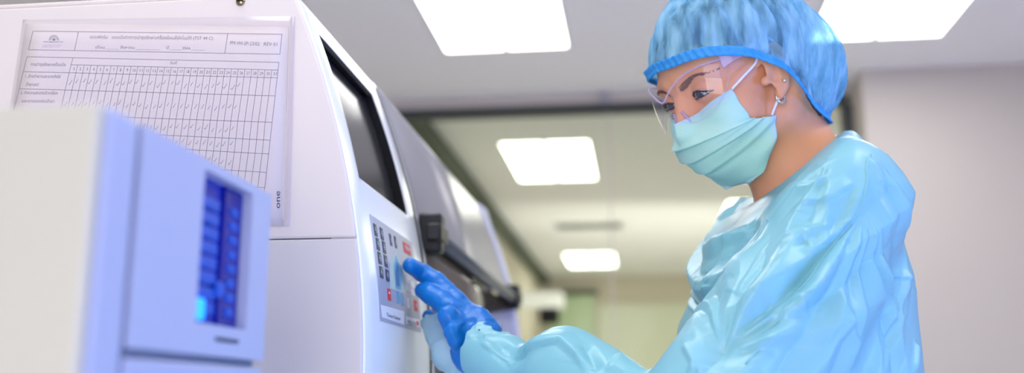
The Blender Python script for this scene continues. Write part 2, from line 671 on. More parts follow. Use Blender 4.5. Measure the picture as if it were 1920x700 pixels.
def copy_tree(o, parent=None):
    c = o.copy()
    COL.objects.link(c)
    if parent is not None:
        keep = o.matrix_parent_inverse.copy()
        c.parent = parent
        c.matrix_parent_inverse = keep
    for ch in list(o.children):
        copy_tree(ch, c)
    return c


LAMPS = [
    (-0.60, 3.97, 'square of white ceiling light above the machine, nearest to the glass wall'),
    (1.14, 4.03, 'bright ceiling light panel above and behind the blue bouffant cap'),
    (-0.59, 6.98, 'twin tube ceiling light seen through the glass, between machine and masked face'),
    (1.14, 7.15, 'ceiling light through the glass, mostly hidden behind the head and neck'),
    (1.10, 9.22, 'ceiling light through the glass just above the chest of the gown'),
    (-0.56, 12.3, 'small far ceiling light low in the glass, below the ceiling vent'),
    (-1.02 + 0.0, 9.75, 'blurred ceiling light through the glass beside the white hood rim'),
    (-0.60, 0.97, 'ceiling light straight above the front of the staining machine'),
    (1.14, 0.97, 'ceiling light above the aisle behind the person in the gown'),
]
lamp0 = make_lamp()
for i, (x, y, lab) in enumerate(LAMPS):
    if i == 6:
        continue
    o = lamp0 if i == 0 else copy_tree(lamp0)
    o.location = (x, y, HC)
    tag(o, lab, 'ceiling light', 'ceiling light panels')

# air vent behind the glass
t = thing('ceiling_vent', (-0.46, 9.75, HC), 'dark slotted air vent in the ceiling behind the glass', 'vent')
bm = bmesh.new()
for lo, hi in (((-0.81, 9.55, HC - 0.014), (-0.11, 9.58, HC - 0.001)), ((-0.81, 9.92, HC - 0.014), (-0.11, 9.95, HC - 0.001)),
               ((-0.81, 9.55, HC - 0.014), (-0.78, 9.95, HC - 0.001)), ((-0.14, 9.55, HC - 0.014), (-0.11, 9.95, HC - 0.001))):
    bm_box(bm, np.array(lo), np.array(hi))
from_bm('frame', bm, M['white_metal'], t)
bm = bmesh.new()
for k in range(9):
    y = 9.60 + k * 0.038
    bm_box(bm, np.array((-0.78, y, HC - 0.010)), np.array((-0.14, y + 0.018, HC - 0.001)))
from_bm('slats', bm, M['vent'], t)
# small grey closer box on the soffit
t = thing('door_closer', (-0.10, 5.36, 2.73), 'small grey bracket on the white strip above the dark rail', 'bracket')
a = PY(1121, 150, 5.37)
b = PY(1143, 192, 5.37)
bm = bmesh.new()
bm_box(bm, np.array((a[0], 5.345, b[2])), np.array((b[0], 5.379, min(a[2], HC - 0.002))), 0.006)
from_bm('casing', bm, mat('pale_grey_bracket', rgb(196, 194, 198), 0.5), t)
bm = bmesh.new()
bm_box(bm, np.array((a[0] + 0.015, 5.335, b[2] + 0.02)), np.array((b[0] - 0.015, 5.346, b[2] + 0.035)), 0.003)
from_bm('arm', bm, mat('grey_bracket_arm', rgb(176, 174, 178), 0.5), t)
# wall unit behind the glass, seen blurred beyond the hood
t = thing('air_conditioner', (-1.1, 10.0, 2.2), 'blurred pale wall unit with a dark slot beyond the hood', 'wall unit')
a = PY(985, 548, 10.0)
b = PY(1056, 578, 10.0)
box('casing', (-1.355, 9.9, b[2]), (b[0], 10.25, a[2]), M['white_metal'], t, 0.03, 3)
c = PY(1012, 582, 10.0)
d = PY(1046, 606, 10.0)
box('outlet', (c[0], 9.95, d[2]), (d[0], 10.2, b[2] + 0.01), M['gasket'], t, 0.01)
# ------------------------------------------------------------------ bench
t = thing('lab_bench', (-1.1, 1.4, 0), 'pale laminate bench carrying the white machines', 'bench')
box('worktop', (-1.99, 0.1, 0.86), (-0.18, 2.9, 0.90), M['bench'], t, 0.004)
for k in range(4):
    y0 = 0.14 + k * 0.69
    c = box('cabinet', (-1.95, y0, 0.0), (-0.26, y0 + 0.67, 0.86), M['cabinet'], t, 0.003)
    box('door', (-0.26, y0 + 0.01, 0.10), (-0.242, y0 + 0.66, 0.84), M['bench'], c, 0.003)

# ------------------------------------------------------------------ staining machine
ZT = 1.5755
Y0, Y1, Y2 = 1.083, 1.440, 2.60


def prof(z):
    return -0.3005 - 0.475 * max(0.0, z - 1.12) ** 2


def fas(x, y, off=0.0):
    d = ray(x, y)
    lo, hi = 0.9, 3.0
    f = lambda s: (CAM + d * s)[0] - prof((CAM + d * s)[2]) - off
    s0 = lo
    v0 = f(s0)
    for s1 in np.linspace(lo, hi, 300)[1:]:
        v1 = f(s1)
        if v0 > 0 >= v1:
            for _ in range(40):
                m_ = (s0 + s1) / 2
                if f(m_) > 0:
                    s0 = m_
                else:
                    s1 = m_
            return CAM + d * (s0 + s1) / 2
        s0, v0 = s1, v1
    raise ValueError((x, y))


stainer = thing('staining_machine', (-0.6, 1.25, 0.90), 'large white curved machine with screen, keypad and smoked glass hood', 'lab machine')


def slab(name, z0, z1, y0, y1, xl, off, m, n=28, bev=True, parent=stainer):
    """flat-sided slab whose right edge follows the curved front"""
    zs = np.linspace(z0, z1, n)
    ring = [(prof(z) + off, z) for z in zs] + [(xl, z1), (xl, z0)]
    bm = bmesh.new()
    a = [bm.verts.new((x, y0, z)) for x, z in ring]
    b = [bm.verts.new((x, y1, z)) for x, z in ring]
    k = len(ring)
    bm.faces.new(a)
    bm.faces.new(b[::-1])
    for i in range(k):
        f = bm.faces.new((a[i], b[i], b[(i + 1) % k], a[(i + 1) % k]))
        f.smooth = i < n - 1
    bmesh.ops.recalc_face_normals(bm, faces=bm.faces[:])
    if bev:
        es = [e for e in bm.edges if all(abs(v.co.y - y0) < 1e-6 for v in e.verts)]
        bmesh.ops.bevel(bm, geom=es, offset=0.0025, segments=2, affect='EDGES', profile=0.5)
    return from_bm(name, bm, m, parent)


zsplit = PY(590, 447, Y0)[2]
slab('side_panel', zsplit + 0.0004, ZT, Y0, Y0 + 0.03, -1.35, -0.002, M['machine'])
slab('lower_side_panel', 0.905, zsplit - 0.0004, Y0 + 0.0008, Y0 + 0.03, -1.35, -0.002, M['machine_low'])
slab('chassis', 0.90, ZT - 0.004, Y0 + 0.030, Y2 - 0.02, -1.345, -0.045, M['gasket'], bev=False)
# top cover
box('top_cover', (-1.35, Y0 + 0.001, ZT), (prof(ZT) - 0.004, Y1, ZT + 0.006), M['machine'], stainer, 0.002)

# front fascia with a recess for the screen
YF = Y0 + 0.0045
pa, pb, pc, pd = fas(597, 62), fas(673, 335), fas(763, 402), fas(699, 178)
ys0, ys1 = (pa[1] + pb[1]) / 2, (pc[1] + pd[1]) / 2
zs0, zs1 = (pb[2] + pc[2]) / 2, (pa[2] + pd[2]) / 2
zz = sorted(set(list(np.linspace(0.905, ZT, 46)) + [zs0, zs1]))
yy = sorted(set(list(np.linspace(YF, Y1, 10)) + [ys0, ys1]))
bm = bmesh.new()
G = [[bm.verts.new((prof(z), y, z)) for y in yy] for z in zz]
for i in range(len(zz) - 1):
    for j in range(len(yy) - 1):
        if zs0 - 1e-6 <= zz[i] < zs1 - 1e-6 and ys0 - 1e-6 <= yy[j] < ys1 - 1e-6:
            continue
        f = bm.faces.new((G[i][j], G[i][j + 1], G[i + 1][j + 1], G[i + 1][j]))
        f.smooth = True
edge = [e for e in bm.edges if e.is_boundary]
r = bmesh.ops.extrude_edge_only(bm, edges=edge)
for v in [v for v in r['geom'] if isinstance(v, bmesh.types.BMVert)]:
    v.co.x -= 0.032
bmesh.ops.recalc_face_normals(bm, faces=bm.faces[:])
es = []
for e in bm.edges:
    if len(e.link_faces) == 2 and e.calc_face_angle(0) > 1.2:
        m_ = (e.verts[0].co + e.verts[1].co) / 2
        if not (ys0 - 0.001 < m_.y < ys1 + 0.001 and zs0 - 0.001 < m_.z < zs1 + 0.001):
            es.append(e)
bmesh.ops.bevel(bm, geom=es, offset=0.0025, segments=3, affect='EDGES', profile=0.5)
from_bm('front_fascia', bm, M['fascia'], stainer)

# screen: black well and dark glass set back from the fascia
DEP = 0.013
bm = bmesh.new()
zq = np.linspace(zs0 - 0.0, zs1, 16)
gl = [[bm.verts.new((prof(z) - DEP, y, z)) for y in (ys0, ys1)] for z in zq]
for i in range(15):
    f = bm.faces.new((gl[i][0], gl[i][1], gl[i + 1][1], gl[i + 1][0]))
    f.smooth = True
screen = from_bm('screen', bm, M['screen'], stainer)
bm = bmesh.new()
for lo_y, hi_y in ((ys0 - 0.0015, ys0 + 0.0015), (ys1 - 0.0065, ys1 + 0.0005)):
    for i in range(15):
        a = [(prof(zq[i]) - 0.0006, lo_y, zq[i]), (prof(zq[i]) - 0.0006, hi_y, zq[i]),
             (prof(zq[i + 1]) - 0.0006, hi_y, zq[i + 1]), (prof(zq[i + 1]) - 0.0006, lo_y, zq[i + 1])]
        b = [(x - DEP + 0.0012, y, z) for x, y, z in a]
        va = [bm.verts.new(q) for q in a]
        vb = [bm.verts.new(q) for q in b]
        bm.faces.new(va)
        bm.faces.new(vb[::-1])
        for j in range(4):
            bm.faces.new((va[j], va[(j + 1) % 4], vb[(j + 1) % 4], vb[j]))
for z0, z1 in ((zs0 - 0.001, zs0 + 0.001), (zs1 - 0.007, zs1 + 0.0008)):
    bm_box(bm, np.array((prof(z0) - DEP + 0.0012, ys0, z0)), np.array((prof(z1) - 0.0006, ys1, z1)))
from_bm('screen_bezel', bm, M['gasket'], stainer)

# ---- membrane control panel
ka, kb, kc, kd = fas(692, 404), fas(712, 602), fas(788, 623), fas(771, 453)
ky0, ky1 = (ka[1] + kb[1]) / 2, (kc[1] + kd[1]) / 2
kz0, kz1 = (kb[2] + kc[2]) / 2, (ka[2] + kd[2]) / 2


def patch(name, y0, y1, z0, z1, off, m, parent, n=6, th=0.0006):
    bm = bmesh.new()
    zq = np.linspace(z0, z1, n + 1)
    rows = [[bm.verts.new((prof(z) + o, y, z)) for (y, o) in ((y0, off), (y1, off), (y1, off - th), (y0, off - th))] for z in zq]
    for i in range(n):
        for j in range(4):
            bm.faces.new((rows[i][j], rows[i][(j + 1) % 4], rows[i + 1][(j + 1) % 4], rows[i + 1][j]))
    bm.faces.new(rows[0])
    bm.faces.new(rows[-1][::-1])
    return from_bm(name, bm, m, parent)


panel = patch('control_panel', ky0, ky1, kz0, kz1, 0.0010, M['keypad'], stainer, 16, 0.0012)


def kz(p):                       # photograph position inside the close-up crop -> place on the panel
    return fas(680 + p[0] / 2.914, 390 + p[1] / 2.914, 0.001)


def key(name, cx, cy, w, h, m, lift=0.0018):
    a, b = kz((cx - w / 2, cy - h / 2 - 3)), kz((cx + w / 2, cy + h / 2 + 3))
    c = kz((cx, cy))
    hy = abs(b[1] - a[1]) / 2
    t0, t1 = kz((cx, cy - h / 2)), kz((cx, cy + h / 2))
    return patch(name, c[1] - hy, c[1] + hy, t1[2], t0[2], lift, m, panel, 3, 0.0008), c, hy, abs(t0[2] - t1[2]) / 2


def mark(c, hy, hz, dy, dz, wy, wz, m, name='key_symbol', lift=0.0022):
    return patch(name, c[1] + dy * hy - wy * hy, c[1] + dy * hy + wy * hy, c[2] + dz * hz - wz * hz, c[2] + dz * hz + wz * hz, lift, m, panel, 2, 0.0004)


kk = 0
for colm in (((69, 122), (82, 199), (92, 275), (101, 353)), ((103, 143), (116, 217), (125, 292), (134, 370))):
    for (cx, cy) in colm:
        o, c, hy, hz = key('key', cx, cy, 22, 60, M['key'])
        o['label'] = 'dark slate key'
        mark(c, hy, hz, -0.1, 0.0, 0.45, 0.07, M['key_icon'])
        mark(c, hy, hz, 0.1, -0.3, 0.3, 0.06, M['key_icon'])
        mark(c, hy, hz, -0.15, 0.3, 0.1, 0.22, M['key_icon'])
        if kk < 4:
            mark(c, hy, hz, 0.6, 0.7, 0.28, 0.14, M['green'])
        kk += 1
for (cx, cy) in ((152, 175), (178, 188)):
    o, c, hy, hz = key('key', cx, cy, 17, 58, M['key'])
    o['label'] = 'dark slate key'
    mark(c, hy, hz, 0, 0.1, 0.4, 0.08, M['key_icon'])
    mark(c, hy, hz, 0, -0.3, 0.5, 0.06, M['key_icon'])
o, c, hy, hz = key('key', 241, 224, 42, 50, M['red'])
o['label'] = 'large red key'
mark(c, hy, hz, -0.4, 0.1, 0.12, 0.4, M['key_icon'])
mark(c, hy, hz, 0.1, 0.1, 0.12, 0.4, M['key_icon'])
mark(c, hy, hz, 0.5, 0.0, 0.14, 0.25, M['key_icon'])
o, c, hy, hz = key('key', 143, 475, 20, 62, M['red'])
o['label'] = 'red key with white cross'
mark(c, hy, hz, 0, 0.3, 0.42, 0.07, M['white_print'])
mark(c, hy, hz, 0, 0.3, 0.14, 0.22, M['white_print'])
o, c, hy, hz = key('key', 289, 535, 20, 56, M['red'])
o['label'] = 'small red key'
mark(c, hy, hz, 0, 0.2, 0.4, 0.08, M['key_icon'])
mark(c, hy, hz, 0, -0.2, 0.4, 0.08, M['key_icon'])
for (cx, cy) in ((245, 400), (272, 420), (246, 440), (273, 462)):
    o, c, hy, hz = key('key', cx, cy, 22, 36, M['white_print'])
    o['label'] = 'white key'
o, c, hy, hz = key('key', 248, 520, 14, 56, M['white_print'])
o['label'] = 'white key'
for (cx, cy) in ((191, 490), (216, 502)):
    o, c, hy, hz = key('key', cx, cy, 20, 60, M['aqua'])
    o['label'] = 'pale blue key'


def pat_poly(name, pts, m, lift):
    V = []
    for p in pts:
        q = kz(p)
        V.append((prof(q[2]) + lift, q[1], q[2]))
    n = len(V)
    W = V + [(x - 0.0004, y, z) for x, y, z in V]
    F = [tuple(range(n)), tuple(range(n, 2 * n))[::-1]] + [(i, (i + 1) % n, n + (i + 1) % n, n + i) for i in range(n)]
    return mesh(name, W, F, m, panel)


pat_poly('picture_print', [(150, 300), (178, 235), (205, 300), (232, 380), (232, 470), (150, 440)], M['pale_green'], 0.0014)
pat_poly('picture_print', [(180, 255), (190, 290), (200, 310), (214, 340), (206, 450), (178, 440), (170, 330)], M['aqua'], 0.0017)
pat_poly('picture_print', [(183, 300), (196, 330), (198, 430), (182, 425), (176, 350)], M['aqua_dark'], 0.0020)
pat_poly('text_strip', [(99, 530), (225, 566), (226, 640), (106, 598)], M['white_print'], 0.0014)
pat_poly('text_strip', [(236, 592), (310, 613), (312, 655), (238, 634)], M['white_print'], 0.0014)


def text_mesh(body, size=1.0, align='LEFT'):
    cu = bpy.data.curves.new('lettering', 'FONT')
    cu.body = body
    cu.size = size
    cu.align_x = align
    cu.resolution_u = 2
    o = bpy.data.objects.new('lettering', cu)
    COL.objects.link(o)
    dg = bpy.context.evaluated_depsgraph_get()
    me = o.evaluated_get(dg).to_mesh()
    V = [tuple(v.co) for v in me.vertices]
    F = [tuple(p.vertices) for p in me.polygons]
    o.evaluated_get(dg).to_mesh_clear()
    bpy.data.objects.remove(o)
    bpy.data.curves.remove(cu)
    return V, F


def panel_text(body, p0, p1, hpx, m, lift=0.0018, mirror=False):
    """lettering between two crop positions along the panel (baseline p0 -> p1)"""
    V, F = text_mesh(body)
    w = max(v[0] for v in V)
    a, b = kz(p0), kz(p1)
    up_ = kz((p0[0], p0[1] - hpx))
    W = []
    for v in V:
        y = a[1] + (b[1] - a[1]) * v[0] / w
        z = a[2] + (up_[2] - a[2]) * v[1] / 0.7
        W.append((prof(z) + lift, y, z))
    return mesh('lettering', W, F, m, panel)


panel_text('Tissue Stainer', (128, 592), (205, 618), 20, M['ink'])
panel_text('MEDITE', (243, 634), (290, 646), 22, M['ink'])
pat_poly('logo_square', [(292, 618), (304, 622), (305, 645), (293, 641)], M['red'], 0.0019)

# ---- seam, then the second bay with its smoked hood
slab('gasket_strip', 0.905, ZT - 0.002, Y1 + 0.001, Y1 + 0.020, -0.55, -0.001, M['gasket'], bev=False)
slab('hood_side_trim', 1.0, ZT + 0.012, Y1 + 0.021, Y1 + 0.046, -0.55, -0.003, M['fascia'], bev=False)


def hprof(z):                     # the hood bends back near its top
    x = prof(min(z, ZT))
    return x


zbar = 1.345


def shell(name, z0, z1, y0, y1, off, th, m, n=22, top_round=0.0):
    zs = np.linspace(z0, z1, n)
    bm = bmesh.new()
    rows = []
    for z in zs:
        x = prof(z) + off
        rows.append([bm.verts.new((x, y0, z)), bm.verts.new((x, y1, z)), bm.verts.new((x - th, y1, z)), bm.verts.new((x - th, y0, z))])
    for i in range(n - 1):
        for j in range(4):
            f = bm.faces.new((rows[i][j], rows[i][(j + 1) % 4], rows[i + 1][(j + 1) % 4], rows[i + 1][j]))
            f.smooth = j in (0, 2)
    bm.faces.new(rows[0])
    bm.faces.new(rows[-1][::-1])
    return from_bm(name, bm, m, stainer)


hood = shell('glass_hood', zbar + 0.012, ZT + 0.006, Y1 + 0.046, Y2 - 0.06, 0.0, 0.006, M['hood'])
shell('lower_glass', 0.93, zbar - 0.014, Y1 + 0.046, Y2 - 0.06, -0.002, 0.006, M['hood_low'])
# white rim at the far end, bending back over the top
zs = list(np.linspace(0.91, 1.575, 24))
path = [(prof(z), z) for z in zs]
ang = np.linspace(0.0, 1.0, 10)
x0_, z0_ = path[-1]
for k in range(1, 9):
    t_ = k / 8
    path.append((x0_ - 0.03 * (1 - math.cos(t_ * 1.5)) - 0.004 * t_, z0_ + 0.024 * math.sin(t_ * 1.5)))
path += [(-0.75, path[-1][1] + 0.004)]
bm = bmesh.new()
rows = [[bm.verts.new((x + o, y, z + (o if z > 1.55 else 0))) for (o, y) in ((0.004, Y2 - 0.06), (0.006, Y2), (-0.03, Y2), (-0.03, Y2 - 0.06))] for x, z in path]
for i in range(len(rows) - 1):
    for j in range(4):
        f = bm.faces.new((rows[i][j], rows[i][(j + 1) % 4], rows[i + 1][(j + 1) % 4], rows[i + 1][j]))
        f.smooth = True
bm.faces.new(rows[0])
bm.faces.new(rows[-1][::-1])
from_bm('hood_rim', bm, M['hood_rim'], stainer)
box('hood_top', (-1.30, Y1 + 0.046, ZT + 0.004), (prof(ZT) - 0.004, Y2 - 0.06, ZT + 0.010), M['hood'], stainer, 0.002)
# bar handle with its two end blocks
xb = prof(zbar) + 0.012
tube('handle_bar', [(xb, Y1 + 0.06, zbar), (xb, (Y1 + Y2) / 2, zbar), (xb, Y2 - 0.07, zbar)], 0.0125, M['rod'], stainer, 16)
for y, w in ((Y1 + 0.062, 0.034), (Y2 - 0.085, 0.04)):
    bm = bmesh.new()
    bm_box(bm, np.array((prof(zbar) - 0.01, y - w / 2, zbar - 0.028)), np.array((xb + 0.016, y + w / 2, zbar + 0.034)), 0.005)
    bm_box(bm, np.array((xb - 0.006, y - w / 2 - 0.012, zbar - 0.012)), np.array((xb + 0.018, y + w / 2 + 0.02, zbar + 0.016)), 0.004)
    from_bm('hinge_block', bm, M['black'], stainer)
# screw near the top of the side panel
sc = PY(451, 3, Y0)
bm = bmesh.new()
bmesh.ops.create_uvsphere(bm, u_segments=20, v_segments=10, radius=0.0058)
for v in bm.verts:
    v.co = Vector((sc[0] + v.co.x, Y0 + v.co.y * 0.6, sc[2] + v.co.z))
for f in bm.faces:
    f.smooth = True
screw = from_bm('screw', bm, M['chrome'], stainer)
box('screw_slot', (sc[0] - 0.004, Y0 - 0.0040, sc[2] - 0.0007), (sc[0] + 0.004, Y0 - 0.0028, sc[2] + 0.0007), M['gasket'], screw)
# ------------------------------------------------------------------ the record form in its plastic sleeve
YP = Y0 - 0.0022
form = thing('record_form', tuple(PY(300, 230, YP)), 'printed monthly record form in a clear plastic sleeve on the white side panel', 'form')


def quad_sheet(name, px, y, m, th, nx=14, ny=10, curl=0.0):
    tl, tr, br, bl = [np.array(p, float) for p in px]
    V, F = [], []
    for j in range(ny + 1):
        for i in range(nx + 1):
            u, v = i / nx, j / ny
            p = (tl * (1 - u) + tr * u) * (1 - v) + (bl * (1 - u) + br * u) * v
            yy_ = y - curl * (0.4 * math.sin(u * 5.1 + v * 2) ** 2 + (1 - v) * max(0, u - 0.8) * 2.5)
            V.append(PY(p[0], p[1], yy_))
    n = len(V)
    V += [q + np.array((0, th, 0)) for q in V]
    w = nx + 1
    for j in range(ny):
        for i in range(nx):
            a = j * w + i
            F.append((a, a + w, a + w + 1, a + 1))
            F.append((n + a, n + a + 1, n + a + w + 1, n + a + w))
    ring = [i for i in range(w)] + [j * w + nx for j in range(1, ny + 1)] + [ny * w + i for i in range(nx - 1, -1, -1)] + [j * w for j in range(ny - 1, 0, -1)]
    for i in range(len(ring)):
        a, b = ring[i], ring[(i + 1) % len(ring)]
        F.append((a, b, n + b, n + a))
    return mesh(name, V, F, m, form, True)


quad_sheet('paper_sheet', [(48, 44), (541, 50), (531, 424), (-6, 400)], YP + 0.0010, M['paper'], 0.0004)
quad_sheet('plastic_sleeve', [(43, 37), (552, 30), (541, 426), (-12, 408)], YP - 0.0012, M['sleeve'], 0.0003, 40, 24, 0.0012)
# welded edge strip of the sleeve
quad_sheet('sleeve_hem', [(544, 31), (553, 30), (543, 426), (534, 426)], YP - 0.0016, M['sleeve'], 0.0003, 2, 12)

YI = YP + 0.0008
LV, LF, LM = [], [], []
mats_form = [M['line'], M['print'], M['pencil'], M['pink'], M['navy']]


def ink_quad(p, q, w, mi, w2=None):
    p, q = np.array(p, float), np.array(q, float)
    d = q - p
    n = np.array((-d[1], d[0]))
    n = n / (np.linalg.norm(n) + 1e-9)
    w2 = w if w2 is None else w2
    k = len(LV)
    for r in (p + n * w / 2, q + n * w2 / 2, q - n * w2 / 2, p - n * w / 2):
        LV.append(PY(r[0], r[1], YI))
    LF.append((k, k + 1, k + 2, k + 3))
    LM.append(mi)


def ink_text(body, p0, ang, size, mi, width=None, shear=0.0):
    V, F = text_mesh(body)
    if not V:
        return
    w = max(v[0] for v in V)
    sx = size if width is None else width / w
    ca, sa = math.cos(ang), math.sin(ang)
    k = len(LV)
    for v in V:
        x = v[0] * sx + v[1] * size * shear
        y = v[1] * size
        LV.append(PY(p0[0] + x * ca + y * sa, p0[1] + x * sa - y * ca, YI))
    for f in F:
        LF.append(tuple(k + i for i in f))
        LM.append(mi)


def lerp(a, b, t):
    return (a[0] + (b[0] - a[0]) * t, a[1] + (b[1] - a[1]) * t)


LW = 0.9
# header box
H = [(61.7, 58.3), (528.8, 64.1), (524.7, 101.8), (53.2, 93.3)]
for i in range(4):
    ink_quad(H[i], H[(i + 1) % 4], LW, 0)
ink_quad((147, 59.4), (139.5, 94.8), LW, 0)
ink_quad((427, 62.8), (421.5, 99.9), LW, 0)
HS = 0.047
ink_text('แบบฟอร์ม   แบบบันทึกการบำรุงรักษาเครื่องย้อมสีอัตโนมัติ (TST 44 C)', (168, 72), 0.012, 8.6, 1, 231, 0.1)
ink_text('เดือน', (178, 91), 0.02, 7.8, 1, 18, 0.1)
ink_text('สิงหาคม', (225, 91.5), 0.02, 7.8, 1, 27, 0.1)
ink_text('ปี', (311, 92), 0.02, 7.8, 1, 5, 0.1)
ink_text('2566', (341, 92.5), 0.02, 7.0, 1, 16, 0.1)
for a, b in (((198, 92.2), (222, 92.6)), ((254, 93), (300, 93.4)), ((318, 93.6), (340, 93.8)), ((358, 94), (384, 94.4))):
    ink_quad(a, b, 0.45, 2)
ink_text('FM-WI-SP-23/02', (430.5, 83.5), 0.035, 9.4, 1, 56, 0.1)
ink_text('REV 01', (493.5, 85.5), 0.035, 9.4, 1, 26, 0.1)
# crest: two arcs over a little fan of petals, with two lines of writing below
for r in (8.5, 6.6):
    prevp = None
    for k in range(15):
        th = math.pi * k / 14
        p = (101 + r * 1.05 * math.cos(th), 76 - r * 1.15 * math.sin(th))
        if prevp:
            ink_quad(prevp, p, 0.8, 1)
        prevp = p
for k in range(5):
    th = math.pi * (0.15 + 0.175 * k)
    ink_quad((101, 76), (101 + 5.4 * math.cos(th), 76 - 5.8 * math.sin(th)), 1.2, 1, 0.5)
for (x0, x1, y, mi) in ((81, 118, 78.5, 1), (80, 115, 84.5, 3), (80, 112, 87.8, 3)):
    x = x0
    while x < x1:
        wv = random.uniform(2.0, 4.0)
        ink_quad((x, y + (x - x0) * 0.01), (min(x + wv, x1), y + (x - x0) * 0.01), random.uniform(0.8, 1.7), mi)
        x += wv + random.uniform(0.5, 1.0)

# table frame
rows = [((50.5, 106.5), (523, 117)), ((133, 121.5), (522, 131.5)), ((45, 134.5), (520.5, 146)), ((36.5, 166.5), (516.5, 180)),
        ((24, 213), (510, 229.5)), ((17, 240), (507, 263)), ((12, 262), (504.5, 289)), ((4, 294), (500, 323.5)), ((-2, 322), (496.5, 352))]
for p, q in rows:
    ink_quad(p, q, LW, 0)
ink_quad((50.5, 106.5), (-4, 330), LW, 0)
ink_quad((523, 117), (495.5, 360), LW, 0)


def col_top(c):
    return lerp((133, 121.5), (522, 131.5), c / 31)


def row_pt(r, c):
    """crossing of rule r with the left edge of day column c"""
    p, q = rows[r]
    yr = None
    a0 = {1: 133, 2: 129.6, 3: 122, 4: 111.5, 5: 105.5, 6: 100.5, 7: 94, 8: 88}[r]
    x = a0 + (q[0] - a0) * c / 31
    t_ = (x - p[0]) / (q[0] - p[0])
    return (x, p[1] + (q[1] - p[1]) * t_)


for c in range(0, 31):
    pts = [row_pt(r, c) for r in range(1, 9)]
    for a, b in zip(pts, pts[1:]):
        ink_quad(a, b, 0.8, 0)
ink_quad((137.0, 108.4), (133, 121.5), 0.8, 0)
for d_ in range(1, 32):
    a = lerp(row_pt(1, d_ - 1), row_pt(2, d_), 0.5)
    wv = 3.2 if d_ < 10 else 6.8
    ink_text(str(d_), (a[0] - wv / 2, a[1] + 2.6), 0.025, 8.2, 1, wv, 0.1)
ink_text('วันที่', (318, 120.5), 0.02, 7, 1, 13, 0.1)
ink_text('การบำรุงรักษาเครื่องมือ', (57, 123.5), 0.01, 8.2, 1, 66, 0.12)
ink_text('1. ล้างทำความสะอาดถังใส่', (46, 145.5), 0.015, 7.8, 1, 67, 0.12)
ink_text('น้ำยาเคมี', (48, 161), 0.015, 7.8, 1, 24, 0.12)
ink_text('2. ทำความสะอาดตัวเครื่อง', (38, 176.5), 0.015, 7.8, 1, 70, 0.12)
ink_text('และถาดรองรับน้ำยา', (40, 192), 0.015, 7.8, 1, 62, 0.12)
# pen ticks for the first 26 days
for r, n_ in ((2, 26), (3, 26), (4, 26), (5, 26), (6, 26), (7, 27)):
    for c in range(n_):
        a, b = row_pt(r, c), row_pt(r + 1, c + 1)
        cx = (a[0] + b[0]) / 2 + random.uniform(-1.5, 1.5)
        cy = (a[1] + b[1]) / 2 + random.uniform(-3.5, 3.5)
        L_ = random.uniform(4.0, 6.0)
        if r == 7:
            if c < 22:
                continue
            ink_quad((cx - 3, cy + 1), (cx + 3, cy - 1), 1.0, 2, 0.6)
            continue
        ink_quad((cx - L_ * 0.5, cy + L_ * 0.7), (cx + L_ * 0.5, cy - L_ * 0.9), 0.95, 2, 0.6)
        if random.random() < 0.5:
            ink_quad((cx - L_ * 0.5, cy + L_ * 0.7), (cx - L_ * 0.95, cy + L_ * 0.2), 0.8, 2, 0.5)
ob = mesh('printed_ink', LV, LF, mats_form, form)
ob.data.polygons.foreach_set('material_index', LM)
LV, LF, LM = [], [], []
ink_text('one', (526.5, 392.5), -math.pi / 2, 13.5, 4, 33)
YI_ = YI
ob = mesh('logo_lettering', [v + np.array((0, -0.0028, 0)) for v in LV], LF, mats_form, form)
ob.data.polygons.foreach_set('material_index', LM)

# ------------------------------------------------------------------ foreground instrument: slide printer
XP = -0.303
printer = thing('slide_printer', (-0.46, 0.64, 0.90), 'blurred white instrument in front with a tall window of blue slots', 'lab instrument')
zt_ = 1.2675
ya, yb = 0.518, 0.789
YA = PX(250, 400, XP)[1]
bm = bmesh.new()
bm_box(bm, np.array((-0.62, ya + 0.004, 0.90)), np.array((XP - 0.012, yb, zt_)), 0.008, 3)
from_bm('casing', bm, M['printer'], printer)
box('side_cover', (-0.62, ya, 0.902), (XP - 0.0015, ya + 0.010, zt_ - 0.001), M['printer_side'], printer, 0.004, 3)
box('front_post', (XP - 0.03, ya + 0.009, 0.902), (XP, YA, zt_), M['printer'], printer, 0.004, 3)
# door with a window opening
dy0, dy1 = YA + 0.0045, yb
dz0, dz1 = PX(360, 664, XP)[2], zt_ - 0.001
wy0 = (PX(387, 315, XP)[1] + PX(365, 605, XP)[1]) / 2
wy1 = (PX(478, 355, XP)[1] + PX(460, 618, XP)[1]) / 2
wz0 = (PX(365, 605, XP)[2] + PX(460, 618, XP)[2]) / 2
wz1 = PX(387, 315, XP)[2] - 0.001
bm = bmesh.new()
for lo, hi in (((dy0, dz0), (wy0, dz1)), ((wy1, dz0), (dy1, dz1)), ((wy0, dz0), (wy1, wz0)), ((wy0, wz1), (wy1, dz1))):
    bm_box(bm, np.array((XP - 0.020, lo[0], lo[1])), np.array((XP, hi[0], hi[1])))
bmesh.ops.remove_doubles(bm, verts=bm.verts[:], dist=1e-5)
door = from_bm('door', bm, M['printer'], printer)
bx = PY(444, 470, wy1)[0]
